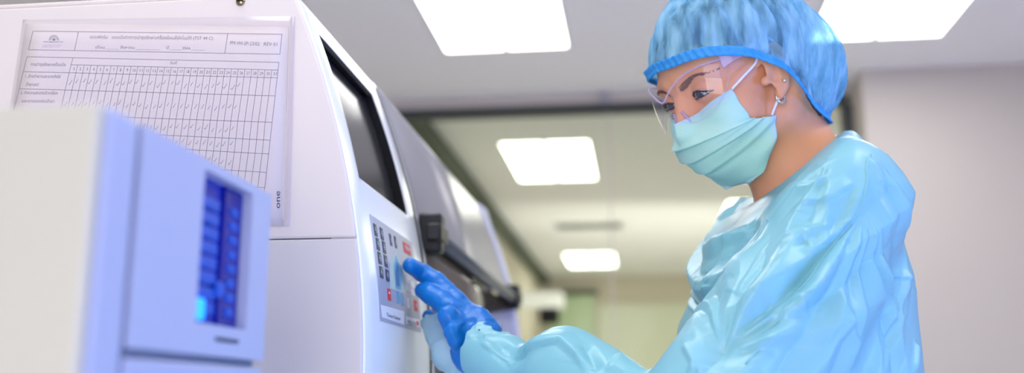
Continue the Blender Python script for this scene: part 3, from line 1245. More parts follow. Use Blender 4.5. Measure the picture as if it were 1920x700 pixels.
# recess walls behind the opening
bm = bmesh.new()
dpt = XP - 0.034
rx = XP - 0.0205
bm_box(bm, np.array((dpt, wy1, wz0 - 0.004)), np.array((rx, wy1 + 0.004, wz1 + 0.004)))
bm_box(bm, np.array((dpt, wy0 - 0.004, wz0 - 0.004)), np.array((rx, wy0, wz1 + 0.004)))
bm_box(bm, np.array((dpt, wy0, wz1)), np.array((rx, wy1, wz1 + 0.004)))
bm_box(bm, np.array((dpt, wy0, wz0 - 0.004)), np.array((rx, wy1, wz0)))
from_bm('window_recess', bm, M['printer_in'], printer)
bay = box('slide_bay', (dpt - 0.002, wy0, wz0), (bx, wy1 - 0.0004, wz1), M['blue_bay'], printer)
yc = wy0 + (wy1 - wy0) * 0.62
box('bay_column', (bx - 0.001, yc, wz0), (bx + 0.003, wy1 - 0.0006, wz1), M['blue_bay2'], bay, 0.001)
for k in range(8):
    z = wz1 - 0.014 - k * (wz1 - wz0 - 0.02) / 8
    box('slot', (bx, wy0 + 0.018, z - 0.009), (bx + 0.003, yc - 0.008, z), M['blue_pad'], bay, 0.0012)
    box('slot', (bx + 0.002, yc + 0.010, z - 0.008), (bx + 0.0045, wy1 - 0.010, z - 0.001), M['blue_pad'], bay, 0.0012)
box('status_light', (bx, wy0 + 0.010, wz0 + 0.003), (bx + 0.004, wy0 + 0.032, wz0 + 0.019), M['led'], bay, 0.002)
box('status_light', (bx + 0.002, yc - 0.01, wz0 + 0.022), (bx + 0.005, yc + 0.006, wz0 + 0.034), M['blue_pad'], bay, 0.002)
# dark badge with pale lettering bars
b0, b1 = PX(404, 632, XP), PX(446, 648, XP)
badge = box('badge', (XP - 0.0005, b0[1], b1[2] + 0.001), (XP + 0.0008, b1[1], b0[2]), M['navy'], printer, 0.0005)
# drawer under the door
box('drawer', (XP - 0.02, YA + 0.0045, 0.905), (XP, yb, dz0 - 0.0055), M['printer'], printer, 0.003, 2)
box('drawer_gap', (XP - 0.02, YA + 0.006, dz0 - 0.005), (XP - 0.008, yb - 0.002, dz0 - 0.0005), M['printer_in'], printer)
# ------------------------------------------------------------------ the person
HO = np.array([0.1370, 1.2401, 1.4771])
YAW, PIT, ROL = 0.505, 0.46, -0.045
_Fh = np.array([-math.cos(YAW), -math.sin(YAW), 0])
_L0 = np.array([math.sin(YAW), -math.cos(YAW), 0])
HF = _Fh * math.cos(PIT) - np.array([0, 0, 1.0]) * math.sin(PIT)
_U0 = np.cross(HF, _L0)
HL = _L0 * math.cos(ROL) + _U0 * math.sin(ROL)
HU = np.cross(HF, HL)
HB = np.stack([HF, HL, HU])                      # rows: head axes in the room


def h2w(p):
    return HO + np.asarray(p, float) @ HB


def w2h(p):
    return (np.asarray(p) - HO.astype(np.float32)) @ HB.T.astype(np.float32)


def hL(x, y, L):
    """photograph position -> head coordinates on the sagittal slice at L"""
    p = PN(x, y, h2w((0, L, 0)), HL)
    q = (p - HO) @ HB.T
    return q


person = thing('person', (0.26, 1.27, 0.0), 'person in pale blue gown, bouffant cap, goggles and mask, pressing the keypad', 'person')

NB = PY(1518, 345, 1.275)                          # root of the neck
SHL = PY(1592, 372, 1.125)                         # shoulder joints
SHR = PY(1475, 470, 1.47)


def skull(q):
    d = sd_ell(q, (-0.008, 0, 0.045), (0.094, 0.074, 0.086))
    d = smin(d, sd_ell(q, (0.040, 0, 0.050), (0.050, 0.060, 0.052)), 0.02)
    return d


def sd_body(p):
    q = w2h(p)
    s = q.copy()
    s[:, 1] = np.abs(s[:, 1])
    d = skull(q)
    d = smin(d, sd_ell(q, (0.034, 0, -0.020), (0.057, 0.060, 0.066)), 0.02)
    d = smin(d, sd_ell(q, (0.046, 0, -0.060), (0.034, 0.036, 0.032)), 0.025)
    d = smin(d, sd_cone(s, (-0.002, 0.052, -0.040), (0.052, 0.018, -0.073), 0.020, 0.016), 0.02)
    d = smin(d, sd_ell(s, (0.052, 0.044, -0.016), (0.030, 0.022, 0.022)), 0.02)
    d = smin(d, sd_cone(s, (0.083, 0.010, 0.040), (0.072, 0.046, 0.042), 0.010, 0.009), 0.014)
    d = smax(d, -sd_sph(s, (0.098, 0.032, 0.022), 0.019), 0.014)
    # eyelids round the eyeball with an almond opening
    lid = sd_sph(s, (0.0725, 0.032, 0.022), 0.0148)
    t = s - np.array((0.0, 0.0325, 0.0208), dtype=np.float32)
    slit = np.maximum(np.maximum(np.abs(t[:, 2] + 0.25 * (t[:, 1]) ** 2 / 0.02) - 0.0046 * np.clip(1 - (t[:, 1] / 0.0145) ** 2, 0, 1), np.abs(t[:, 1]) - 0.0145), 0.0775 - s[:, 0])
    lid = np.maximum(lid, -slit)
    d = smin(d, lid, 0.004)
    # nose
    d = smin(d, sd_cone(q, (0.090, 0, 0.016), (0.101, 0, -0.020), 0.0085, 0.0105), 0.012)
    d = smin(d, sd_sph(s, (0.093, 0.010, -0.026), 0.0080), 0.008)
    # lips
    d = smin(d, sd_ell(q, (0.082, 0, -0.054), (0.012, 0.022, 0.009)), 0.008)
    # ears
    ES = np.array((0.020, 0.0, 0.006), dtype=np.float32)
    s0_, s = s, s - ES
    helix = [(-0.001, 0.072, 0.020), (-0.010, 0.081, 0.033), (-0.024, 0.087, 0.033), (-0.034, 0.088, 0.018), (-0.031, 0.084, 0.000),
             (-0.021, 0.080, -0.016), (-0.011, 0.077, -0.024)]
    e = chain(s, helix, [0.0040, 0.0045, 0.0045, 0.0045, 0.0042, 0.0045, 0.0062], 0.003)
    e = smin(e, sd_ell(s, (-0.019, 0.079, 0.006), (0.016, 0.0042, 0.028)), 0.005)
    e = smax(e, -sd_ell(s, (-0.010, 0.088, 0.000), (0.010, 0.009, 0.013)), 0.004)
    e = smin(e, chain(s, [(-0.016, 0.081, 0.022), (-0.022, 0.083, 0.010), (-0.020, 0.081, -0.006), (-0.010, 0.079, -0.012)], [0.003] * 4, 0.003), 0.003)
    e = smin(e, sd_sph(s, (0.000, 0.075, -0.002), 0.0060), 0.004)
    s = s0_
    d = smin(d, e, 0.005)
    # neck and the top of the trunk (world axes)
    n0 = h2w((-0.030, 0, -0.010))
    d2 = sd_cone(p, n0, NB, 0.052, 0.056)
    d2 = smin(d2, sd_cone(p, h2w((0.008, 0, -0.065)), NB + np.array((-0.02, 0, -0.01)), 0.028, 0.045), 0.03)
    d2 = smin(d2, sd_cone(p, h2w((-0.028, 0.058, -0.02)), NB + np.array((-0.045, -0.012, -0.035)), 0.014, 0.014), 0.02)
    tr = sd_cone(p, SHL + np.array((0, 0.03, -0.01)), SHR + np.array((0, -0.03, -0.01)), 0.050, 0.050)
    tr = smin(tr, sd_ell(p, NB + np.array((-0.01, 0.02, -0.19)), (0.10, 0.15, 0.16)), 0.05)
    d2 = smin(d2, tr, 0.04)
    return smin(d, d2, 0.018)


V, F = surface_nets(sd_body, (0.00, 1.02, 1.09), (0.40, 1.54, 1.66), 0.0024)
V = relax(V, F, 2, 0.4)
body = put('body', np_mesh('body', V, F), M['skin'], person, True)


# eyes
def eye(L):
    bm = bmesh.new()
    bmesh.ops.create_uvsphere(bm, u_segments=32, v_segments=24, radius=0.0132)
    gz = np.array((0.90, 0.05, -0.33))
    gz /= np.linalg.norm(gz)
    for f in bm.faces:
        c = np.array(f.calc_center_median())
        a = math.acos(np.clip(c @ np.array((0, 0, 1.0)) / np.linalg.norm(c), -1, 1))
        f.material_index = 2 if a < 0.19 else (1 if a < 0.47 else 0)
        f.smooth = True
    rot = Vector((0, 0, 1)).rotation_difference(Vector(gz)).to_matrix()
    for v in bm.verts:
        h = np.array(rot @ v.co) + np.array((0.0722, L, 0.022))
        v.co = Vector(h2w(h))
    from_bm('eye', bm, [M['eye'], M['iris'], M['pupil']], person)


for L in (0.032, -0.032):
    eye(L)
    s = 1 if L > 0 else -1
    # brow: many short hairs lying along the ridge
    Vb, Fb = [], []
    for k in range(95):
        t = random.random()
        a = np.array((0.0945 - 0.020 * t * t, s * (0.012 + 0.040 * t), 0.0340 + 0.009 * math.sin(t * 2.3) + random.uniform(-1, 1) * 0.0030 * (1 - 0.6 * t)))
        dr = np.array((-0.002 - 0.006 * t, s * 0.0075, 0.0025 * (1 - 1.6 * t)))
        # snap both ends to the skin
        pts = []
        for q in (a, a + dr):
            w_ = h2w(q + np.array((0.02, 0, 0)))
            st = 0.0
            for _ in range(20):
                dd = float(sd_body(np.array([w_ - HF * st], dtype=np.float32))[0])
                st += dd * 0.9
            pts.append(w_ - HF * (st - 0.0008))
        v_, f_ = tube_geo(pts, [0.0006, 0.0003], 4)
        Fb += [tuple(i + len(Vb) for i in f) for f in f_]
        Vb += v_
    mesh('eyebrow', Vb, Fb, M['brow'], person)
    Vb, Fb = [], []
    for low in (0, 1):
        pts = []
        for t in np.linspace(-1, 1, 13):
            y = 0.0325 + 0.0145 * t
            z = 0.0208 + (0.0046 if not low else -0.0040) * (1 - t * t) - 0.25 * (0.0145 * t) ** 2 / 0.02
            r = 0.0150
            dx = math.sqrt(max(1e-9, r * r - (y - 0.032) ** 2 - (z - 0.022) ** 2))
            pts.append(h2w((0.0725 + dx, s * y, z)))
        v_, f_ = tube_geo(pts, 0.0010 if not low else 0.0005, 6)
        Fb += [tuple(i + len(Vb) for i in f) for f in f_]
        Vb += v_
        for p_ in pts[1:-1]:
            for _ in range(3):
                e_ = p_ + HF * random.uniform(0.0025, 0.0045) * (1 if not low else 0.6) + HU * (random.uniform(-0.003, 0.0015)) + HL * s * random.uniform(0, 0.004)
                v_, f_ = tube_geo([p_, e_], [0.0004, 0.0001], 4)
                Fb += [tuple(i + len(Vb) for i in f) for f in f_]
                Vb += v_
    mesh('eyelashes', Vb, Fb, M['lash'], person)


# hair under the cap, with a bun, and the short hairs behind the ear
def sd_hair(p):
    q = w2h(p)
    d = np.minimum(skull(q) - 0.005, np.where(q[:, 0] < 0.0, sd_body(p) - 0.0025, 1.0))
    n = 0.0015 * np.sin(q[:, 0] * 260 + 3 * np.sin(q[:, 2] * 90))
    cut = (0.052 + 0.30 * q[:, 0]) - q[:, 2]                   # keep what lies above the hairline
    cut = np.where(q[:, 0] < -0.02, (-0.070 - 0.75 * (q[:, 0] + 0.09)) - q[:, 2], cut)
    cut2 = (0.046 + 0.30 * q[:, 0]) - q[:, 2]
    back = np.maximum(q[:, 0] + 0.034 - 0.25 * (q[:, 2]), -0.066 - q[:, 2])
    keep = smin(cut2, back, 0.01)
    d = smax(d + n, keep, 0.006)
    b = sd_ell(q, (-0.072, 0.0, 0.066), (0.038, 0.045, 0.040)) + n
    return smin(d, b, 0.012)


lo = HO - 0.17
hi = HO + 0.17
V, F = surface_nets(sd_hair, lo, hi, 0.004)
V = relax(V, F, 1, 0.4)
put('hair', np_mesh('hair', V, F), M['hair'], person, True)
pts = [h2w((-0.056 - 0.012 * math.sin(a), 0.034 * math.cos(a) + 0.012, 0.100 + 0.012 * math.sin(a))) for a in np.linspace(0, 2 * math.pi, 24, endpoint=False)]
tube('hair_tie', pts, 0.006, M['hairtie'], person, 8, True)

# ---- bouffant cap
CO = np.array((-0.020, 0.0, 0.030))


def sd_capq(q):
    q = q.copy()
    q[:, 0] += np.where(q[:, 0] > 0, 0.20, 0.0) * np.maximum(0, -q[:, 1])
    d = sd_ell(q, (-0.006, 0, 0.050), (0.110, 0.103, 0.098))
    d = smin(d, sd_ell(q, (-0.070, 0, 0.000), (0.078, 0.082, 0.078)), 0.05)
    return d


# band: (angle from the forehead, height) per side, symmetric
NPHI, NT = 288, 60
APEX = np.array((0.00, 0, 1.0))
rows_ = []
phis = np.linspace(0, 2 * math.pi, NPHI, endpoint=False)
_half = [(.102, 0, .070), (.100, .03, .068), (.091, .060, .066), (.073, .081, .059), (.043, .094, .044), (.014, .097, .022),
         (.001, .097, .008), (-.012, .092, -.012), (-.030, .080, -.042), (-.060, .060, -.064), (-.085, .034, -.072), (-.094, 0, -.073)]
_ring = [tuple(q) for q in _half] + [(f, -l, u) for f, l, u in _half[-2:0:-1]]
_ring = [(f - 0.22 * max(0, -l) * max(0, min(1, (f + .05) / .1)), l, u) for f, l, u in _ring]
_rs = spline(_ring[-3:] + _ring + _ring[:4], 4000)
_seg = np.linalg.norm(_rs - np.array(_ring[0]), axis=1)
i0 = int(np.argmin(_seg[:1500]))
i1 = 2500 + int(np.argmin(_seg[2500:]))
_rs = _rs[i0:i1]
_cum = np.concatenate([[0], np.cumsum(np.linalg.norm(np.diff(_rs, axis=0), axis=1))])
BP = np.stack([np.interp(np.linspace(0, _cum[-1], NPHI, endpoint=False), _cum, _rs[:, k]) for k in range(3)], 1)
bdir = BP - CO
bR = np.linalg.norm(bdir, axis=1)
bdir /= bR[:, None]
CAPV = []
for j in range(NT + 1):
    t = j / NT
    tt = t ** 1.25
    ang = np.arccos(np.clip(bdir @ APEX, -1, 1))
    d = (np.sin((1 - tt) * ang)[:, None] * bdir + np.sin(tt * ang)[:, None] * APEX) / np.sin(ang)[:, None]
    a = np.full(NPHI, 0.02)
    b = np.full(NPHI, 0.26)
    for _ in range(24):
        m_ = (a + b) / 2
        s_ = sd_capq((CO + d * m_[:, None]).astype(np.float32))
        a = np.where(s_ < 0, m_, a)
        b = np.where(s_ < 0, b, m_)
    w_ = smooth01(np.array(t / 0.16))
    Rr = bR * (1 - w_) + a * w_
    P_ = CO + d * Rr[:, None]
    gather = math.exp(-t / 0.10)
    rip = 0.0018 * np.sin(phis * 72) * gather + 0.0028 * np.sin(phis * 23 + 2 * np.sin(phis * 5)) * math.exp(-t / 0.3) * min(1, t / 0.05)
    w3 = vnoise(np.stack([np.cos(phis) * 6, np.sin(phis) * 6, np.full(NPHI, t * 2.2)], 1), 1.0, 3)
    w4 = vnoise(np.stack([np.cos(phis) * 13, np.sin(phis) * 13, np.full(NPHI, t * 6)], 1), 1.0, 9)
    amp = min(1, t / 0.1) * (1 - smooth01(np.array((t - 0.85) / 0.15)))
    rip = rip + amp * (0.0065 * (np.abs(w3) - 0.3) + 0.003 * w4)
    CAPV.append(P_ + d * rip[:, None])
CAPV = np.array(CAPV)
Vw = h2w(CAPV.reshape(-1, 3))
idx = np.arange((NT + 1) * NPHI).reshape(NT + 1, NPHI)
Fq = np.stack([idx[:-1], np.roll(idx[:-1], -1, 1), np.roll(idx[1:], -1, 1), idx[1:]], -1).reshape(-1, 4)
cap = put('bouffant_cap', np_mesh('bouffant_cap', Vw, Fq), M['cap'], person, True)
sm = cap.modifiers.new('thickness', 'SOLIDIFY')
sm.thickness = 0.0006
# elastic band with small gathers, and the frill below it
bandV = []
for j, (dz, dr) in enumerate(((-0.006, 0.003), (-0.003, 0.0028), (0.0, 0.0018), (0.003, 0.0026), (0.006, 0.0036))):
    rr = dr + 0.0012 * np.sin(phis * 72 + j * 0.6)
    q = BP + bdir * rr[:, None] + np.array((0, 0, 1.0)) * dz
    bandV.append(q)
bandV = h2w(np.array(bandV).reshape(-1, 3))
idx = np.arange(5 * NPHI).reshape(5, NPHI)
Fq = np.stack([idx[:-1], np.roll(idx[:-1], -1, 1), np.roll(idx[1:], -1, 1), idx[1:]], -1).reshape(-1, 4)
band = put('elastic_band', np_mesh('elastic_band', bandV, Fq), M['cap_band'], cap, True)
sm = band.modifiers.new('thickness', 'SOLIDIFY')
sm.thickness = 0.0012

# ---- face mask
Ls = {0.0: 0.064, 0.25: 0.070, 0.45: 0.071, 0.60: 0.070, 0.72: 0.068, 0.85: 0.066, 0.95: 0.048, 1.0: 0.022}
edge_px = {0.0: (1371, 166), 0.25: (1407, 221), 0.45: (1420, 222), 0.60: (1438, 219), 0.72: (1456, 216), 0.85: (1456, 262), 0.95: (1434, 322), 1.0: (1400, 345)}
mid_px = {0.0: (1276, 231), 0.2: (1279, 258), 0.4: (1287, 285), 0.6: (1305, 311), 0.8: (1340, 331), 1.0: (1386, 347)}
ev = np.array(sorted(edge_px))
EQ = np.array([hL(*edge_px[v], Ls[v]) for v in ev])
mv = np.array(sorted(mid_px))
MQ = np.array([hL(*mid_px[v], 0.0) for v in mv])
NU, NV = 44, 64
MV = []
for j in range(NV + 1):
    v = j / NV
    E_ = np.array([np.interp(v, ev, EQ[:, k]) for k in range(3)])
    C_ = np.array([np.interp(v, mv, MQ[:, k]) for k in range(3)])
    row = []
    for i in range(-NU, NU + 1):
        u = abs(i) / NU
        sgn = 1 if i >= 0 else -1
        th = u * math.pi / 2
        k_ = 0.12 + 0.88 * smooth01(np.array(v / 0.35))            # nose ridge is sharper along the top edge
        wf = (1 - math.cos(th)) * k_ + (u ** 0.85) * (1 - k_)
        wl = math.sin(th) * k_ + u * (1 - k_)
        Fq_ = C_[0] + (E_[0] - C_[0]) * wf
        Lq_ = E_[1] * wl
        Uq_ = C_[2] + (E_[2] - C_[2]) * (u ** 1.4)
        # pleats: three stepped folds that open towards the chin
        pl = 0.0
        for vp in (0.34, 0.54, 0.72):
            dv = v - vp
            if -0.10 < dv < 0.0:
                pl += 0.0050 * (1 + dv / 0.10) ** 1.5
            elif 0 <= dv < 0.035:
                pl += 0.0050 * (1 - dv / 0.035) - 0.0022 * (dv / 0.035)
            elif 0.035 <= dv < 0.10:
                pl -= 0.0022 * (1 - (dv - 0.035) / 0.065)
        pl *= 0.35 + 0.65 * (1 - u) ** 0.6 if u < 0.93 else 0.3
        n_ = np.array((math.cos(th), sgn * math.sin(th), -0.25))
        n_ /= np.linalg.norm(n_)
        wr = 0.0012 * math.sin(v * 40 + 6 * u) * u
        row.append(np.array((Fq_, sgn * Lq_, Uq_)) + n_ * (pl + wr))
    MV.append(row)
MV = np.array(MV)
flat = MV.reshape(-1, 3)
dirs = flat - np.array((0.0, 0.0, -0.035))
dirs[:, 2] *= 0.5
dirs /= np.linalg.norm(dirs, axis=1, keepdims=True)
push = np.zeros(len(flat))
for _ in range(10):
    dd = sd_body(h2w(flat + dirs * push[:, None]).astype(np.float32))
    push = np.minimum(push + np.clip(0.0035 - dd, 0, 0.006), 0.014)
pg = push.reshape(MV.shape[:2])
for _ in range(24):
    sm_ = pg.copy()
    sm_[-1] = (sm_[-2] + sm_[-3]) / 2
    sm_[0] = (sm_[1] + sm_[2]) / 2
    sm_[1:-1, 1:-1] = (pg[:-2, 1:-1] + pg[2:, 1:-1] + pg[1:-1, :-2] + pg[1:-1, 2:]) / 4
    pg = np.maximum(push.reshape(pg.shape), sm_)
    pg[-1] = sm_[-1]
fade_ = 1 - smooth01((np.linspace(0, 1, NV + 1) - 0.72) / 0.22)
pg = pg * fade_[:, None]
Vw = h2w(flat + dirs * pg.reshape(-1, 1))
w_ = 2 * NU + 1
Fm, Im = [], []
for j in range(NV):
    for i in range(2 * NU):
        a = j * w_ + i
        Fm.append((a, a + w_, a + w_ + 1, a + 1))
        v = (j + 0.5) / NV
        u = abs(i + 0.5 - NU) / NU
        Im.append(1 if (v < 0.05 or v > 0.965 or (u > 0.93 and v > 0.66)) else 0)
mask = put('face_mask', np_mesh('face_mask', Vw, np.array(Fm)), [M['mask'], M['mask_edge']], person, True)
mask.data.polygons.foreach_set('material_index', Im)
sm = mask.modifiers.new('thickness', 'SOLIDIFY')
sm.thickness = 0.0014
for s in (1, -1):
    def mir(q):
        return h2w(np.array((q[0], s * q[1], q[2])))
    up_pts = [hL(1372, 167, 0.066), hL(1396, 141, 0.074), hL(1418, 115, 0.079), (0.014, 0.080, 0.046), (-0.004, 0.082, 0.050), (-0.018, 0.078, 0.032)]
    lo_pts = [(-0.018, 0.078, 0.032), (-0.020, 0.078, 0.014), (-0.008, 0.0775, -0.008), hL(1461, 182, 0.078), hL(1453, 201, 0.0745), hL(1447, 216, 0.070)]
    pts = spline([mir(q) for q in up_pts] + [mir(q) for q in lo_pts[1:]], 48)
    tube('ear_loop', pts, 0.0016, M['strap'], mask, 8)

# ---- safety goggles: one wrapped clear lens with a moulded rim and two temples
NTH = 60
TH_MAX = 1.13


def lens_pt(th, U, off=0.0):
    k = (U - 0.016) / 0.11
    r = math.sqrt(max(0.05, 1 - k * k))
    return np.array((0.020 + (0.094 + off) * math.cos(th) * r, (0.084 + off) * math.sin(th) * r, U))


def lens_top(th):
    a = abs(th)
    return float(np.interp(a, [0, 0.25, 0.5, 0.75, 1.0, 1.13], [0.026, 0.041, 0.050, 0.052, 0.050, 0.048]))


def lens_bot(th):
    a = abs(th)
    return float(np.interp(a, [0, 0.12, 0.25, 0.45, 0.7, 0.95, 1.13], [0.012, 0.006, -0.004, -0.010, -0.006, 0.010, 0.034]))


ths = np.linspace(-TH_MAX, TH_MAX, NTH + 1)
tp = np.array([lens_top(t) for t in ths])
bt = np.array([lens_bot(t) for t in ths])
for _ in range(3):
    tp[1:-1] = (tp[:-2] + 2 * tp[1:-1] + tp[2:]) / 4
    bt[1:-1] = (bt[:-2] + 2 * bt[1:-1] + bt[2:]) / 4
goggles = None
V, F = [], []
NVV = 14
for th, a, b in zip(ths, bt, tp):
    for j in range(NVV + 1):
        V.append(h2w(lens_pt(th, a + (b - a) * j / NVV)))
for i in range(NTH):
    for j in range(NVV):
        a = i * (NVV + 1) + j
        F.append((a, a + NVV + 1, a + NVV + 2, a + 1))
goggles = mesh('safety_goggles', V, F, M['lens'], person, True)
rim = [h2w(lens_pt(t, u, 0.001)) for t, u in zip(ths, tp)] + [h2w(lens_pt(t, u, 0.001)) for t, u in zip(ths[::-1], bt[::-1])]
rr_ = [0.0011] * len(ths) + [0.0003] * len(ths)
tube('lens_rim', rim, rr_, M['lens_rim'], goggles, 8, True)
for s in (1, -1):
    ctr = [lens_pt(1.05, 0.046), (0.050, 0.0805, 0.047), (0.034, 0.0815, 0.046), (0.010, 0.0815, 0.046), (-0.004, 0.081, 0.047), (-0.016, 0.079, 0.036)]
    cs = spline(ctr, 24)
    V, F = [], []
    for i, c in enumerate(cs):
        hh = np.interp(i / 23, [0, 0.15, 0.6, 1], [0.0075, 0.0055, 0.0040, 0.0028])
        for dl, du in ((0.0011, 1), (0.0011, -1), (-0.0011, -1), (-0.0011, 1)):
            V.append(h2w((c[0], s * (c[1] + dl), c[2] + du * hh)))
    for i in range(23):
        for j in range(4):
            F.append((i * 4 + j, i * 4 + (j + 1) % 4, (i + 1) * 4 + (j + 1) % 4, (i + 1) * 4 + j))
    F += [(0, 1, 2, 3), (95, 94, 93, 92)]
    tm = mesh('temple', V, F, M['lens_rim'], goggles)
    # side shield between lens and temple
    V, F = [], []
    for i in range(9):
        t = i / 8
        th = 1.13
        a, b = lens_pt(th, 0.034), lens_pt(th, 0.046)
        e = np.array((0.040, 0.0812, 0.043))
        V += [h2w((a[0] + (e[0] - a[0]) * t, s * (a[1] + (e[1] - a[1]) * t), a[2] + (e[2] - a[2]) * t - 0.010 * math.sin(t * 3.14))),
              h2w((b[0] + (e[0] - b[0]) * t, s * (b[1] + (e[1] - b[1]) * t), b[2] + (e[2] - b[2]) * t))]
    for i in range(8):
        F.append((2 * i, 2 * i + 2, 2 * i + 3, 2 * i + 1))
    mesh('side_shield', V, F, M['lens'], goggles, True)
    # nose pad
    mesh('nose_pad', *tube_geo([h2w((0.100, s * 0.008, 0.010)), h2w((0.098, s * 0.012, 0.000)), h2w((0.096, s * 0.015, -0.010))], [0.002, 0.003, 0.002], 8), M['lash'] if False else M['lens_rim'], goggles, True)

# ---- earrings
for s in (1, -1):
    c = np.array((0.012, s * 0.0805, -0.020))
    pts = [h2w(c + np.array((0.0075 * math.cos(a), s * 0.002 * math.cos(a), 0.0075 * math.sin(a)))) for a in np.linspace(-3.6, 0.5, 18)]
    tube('hoop_earring', pts, [0.0010 + 0.0009 * math.sin(math.pi * i / 17) for i in range(18)], M['gold'], person, 8)
    bm = bmesh.new()
    bmesh.ops.create_uvsphere(bm, u_segments=12, v_segments=8, radius=0.0026)
    q = h2w((0.001, s * 0.0855, -0.004))
    for v in bm.verts:
        v.co += Vector(q)
    from_bm('stud_earring', bm, M['gold'], person, True)
# ---- gown
WR = PY(884, 640, 1.262)                           # left wrist
EL = PY(1335, 815, 1.055)                          # left elbow
CH = PY(1490, 520, 1.285)


NN = (-0.636 * RT + 0.771 * UP + 0.12 * FW) / 1.007                       # the neckline lies in a tilted plane
NC = PY(1500, 320, 1.21)
NC2 = PY(1440, 386, 1.19)
NN2 = (-0.487 * RT + 0.873 * UP + 0.14 * FW) / 1.010


def sd_gown(p):
    # trunk
    d = sd_ell(p, PY(1500, 560, 1.29), (0.122, 0.175, 0.215))
    d = smin(d, sd_ell(p, PY(1545, 400, 1.275), (0.072, 0.14, 0.085)), 0.05)
    c = PY(1505, 820, 1.29)
    d = smin(d, sd_ell(p, c, (0.138, 0.18, 0.25)), 0.06)
    d = smin(d, sd_cone(p, c, (c[0], c[1], 0.42), 0.125, 0.20), 0.05)
    # shoulders
    sl = PY(1575, 385, 1.125)
    d = smin(d, sd_cone(p, sl, SHR, 0.062, 0.058), 0.045)
    d = smin(d, sd_cone(p, NB + np.array((0.012, 0.004, 0.000)), sl + np.array((0, 0.04, 0.005)), 0.060, 0.062), 0.03)
    d = smin(d, sd_cone(p, NB + np.array((0.012, 0.004, 0.002)), NB + np.array((0.004, 0.006, 0.026)), 0.066, 0.064), 0.02)
    d = smin(d, sd_cone(p, PY(1600, 330, 1.30), PY(1570, 300, 1.29), 0.032, 0.030), 0.03)
    # breast of the gown on the far side
    d = smin(d, chain(p, [PY(1398, 432, 1.30), PY(1398, 490, 1.36), PY(1374, 620, 1.36), PY(1350, 730, 1.35)], [0.030, 0.035, 0.054, 0.066], 0.02), 0.05)
    d = smin(d, sd_cone(p, PY(1400, 430, 1.24), PY(1400, 430, 1.42), 0.034, 0.034), 0.03)
    # right arm hanging on the far side
    d = smin(d, chain(p, [SHR, PY(1470, 760, 1.50), PY(1420, 1050, 1.50)], [0.060, 0.062, 0.055], 0.02), 0.03)
    # left arm
    m1 = sl * 0.5 + EL * 0.5 + np.array((0.01, -0.005, 0.0))
    d = smin(d, chain(p, [sl, m1, EL], [0.064, 0.074, 0.078], 0.02), 0.035)
    f1, f2, f3 = PY(1212, 800, 1.09), PY(1055, 692, 1.155), PY(982, 706, 1.195)
    d = smin(d, chain(p, [EL, f1, f2], [0.066, 0.049, 0.048], 0.01), 0.02)
    d = smin(d, chain(p, [f2, f3, WR], [0.048, 0.033, 0.043], 0.006), 0.006)
    d = smin(d, sd_sph(p, PY(1325, 742, 1.06), 0.050), 0.025)
    # neckline: cut by its plane, then hollow it round the neck
    pl = (p - NC.astype(np.float32)) @ NN.astype(np.float32)
    pl2 = (p - NC2.astype(np.float32)) @ NN2.astype(np.float32)
    d = smax(d, -smax(-np.minimum(pl, pl2), sd_sph(p, NC + np.array((-0.02, 0.03, 0.0)), 0.17), 0.01), 0.008)
    ax0, ax1 = NB + np.array((0.006, 0.003, -0.030)), NB + np.array((-0.030, 0.003, 0.085))
    d = smax(d, -sd_cone(p, ax0, ax1, 0.050, 0.056), 0.006)
    # open cuff
    wd = (WR - EL) / np.linalg.norm(WR - EL)
    we = WR - wd * 0.022
    d = smax(d, -sd_cone(p, we - wd * 0.015, we + wd * 0.08, 0.034, 0.036), 0.004)
    cut = (p - we.astype(np.float32)) @ wd.astype(np.float32)
    near = np.linalg.norm(p - WR.astype(np.float32), axis=1) - 0.12
    d = np.maximum(d, -np.maximum(-cut, near))
    return d


V, F = surface_nets(sd_gown, (-0.25, 0.90, 0.40), (0.56, 1.62, 1.46), 0.0066)
V = relax(V, F, 2, 0.5)
V, F = subdivide(V, F)
V, F = subdivide(V, F)
N = normals(V, F)
bvh = BVHTree.FromPolygons([tuple(v) for v in V], [tuple(f) for f in F])


def on_gown(x, y):
    d = ray(x, y)
    d = d / np.linalg.norm(d)
    h = bvh.ray_cast(Vector(CAM), Vector(d))
    return None if h[0] is None else np.array(h[0])


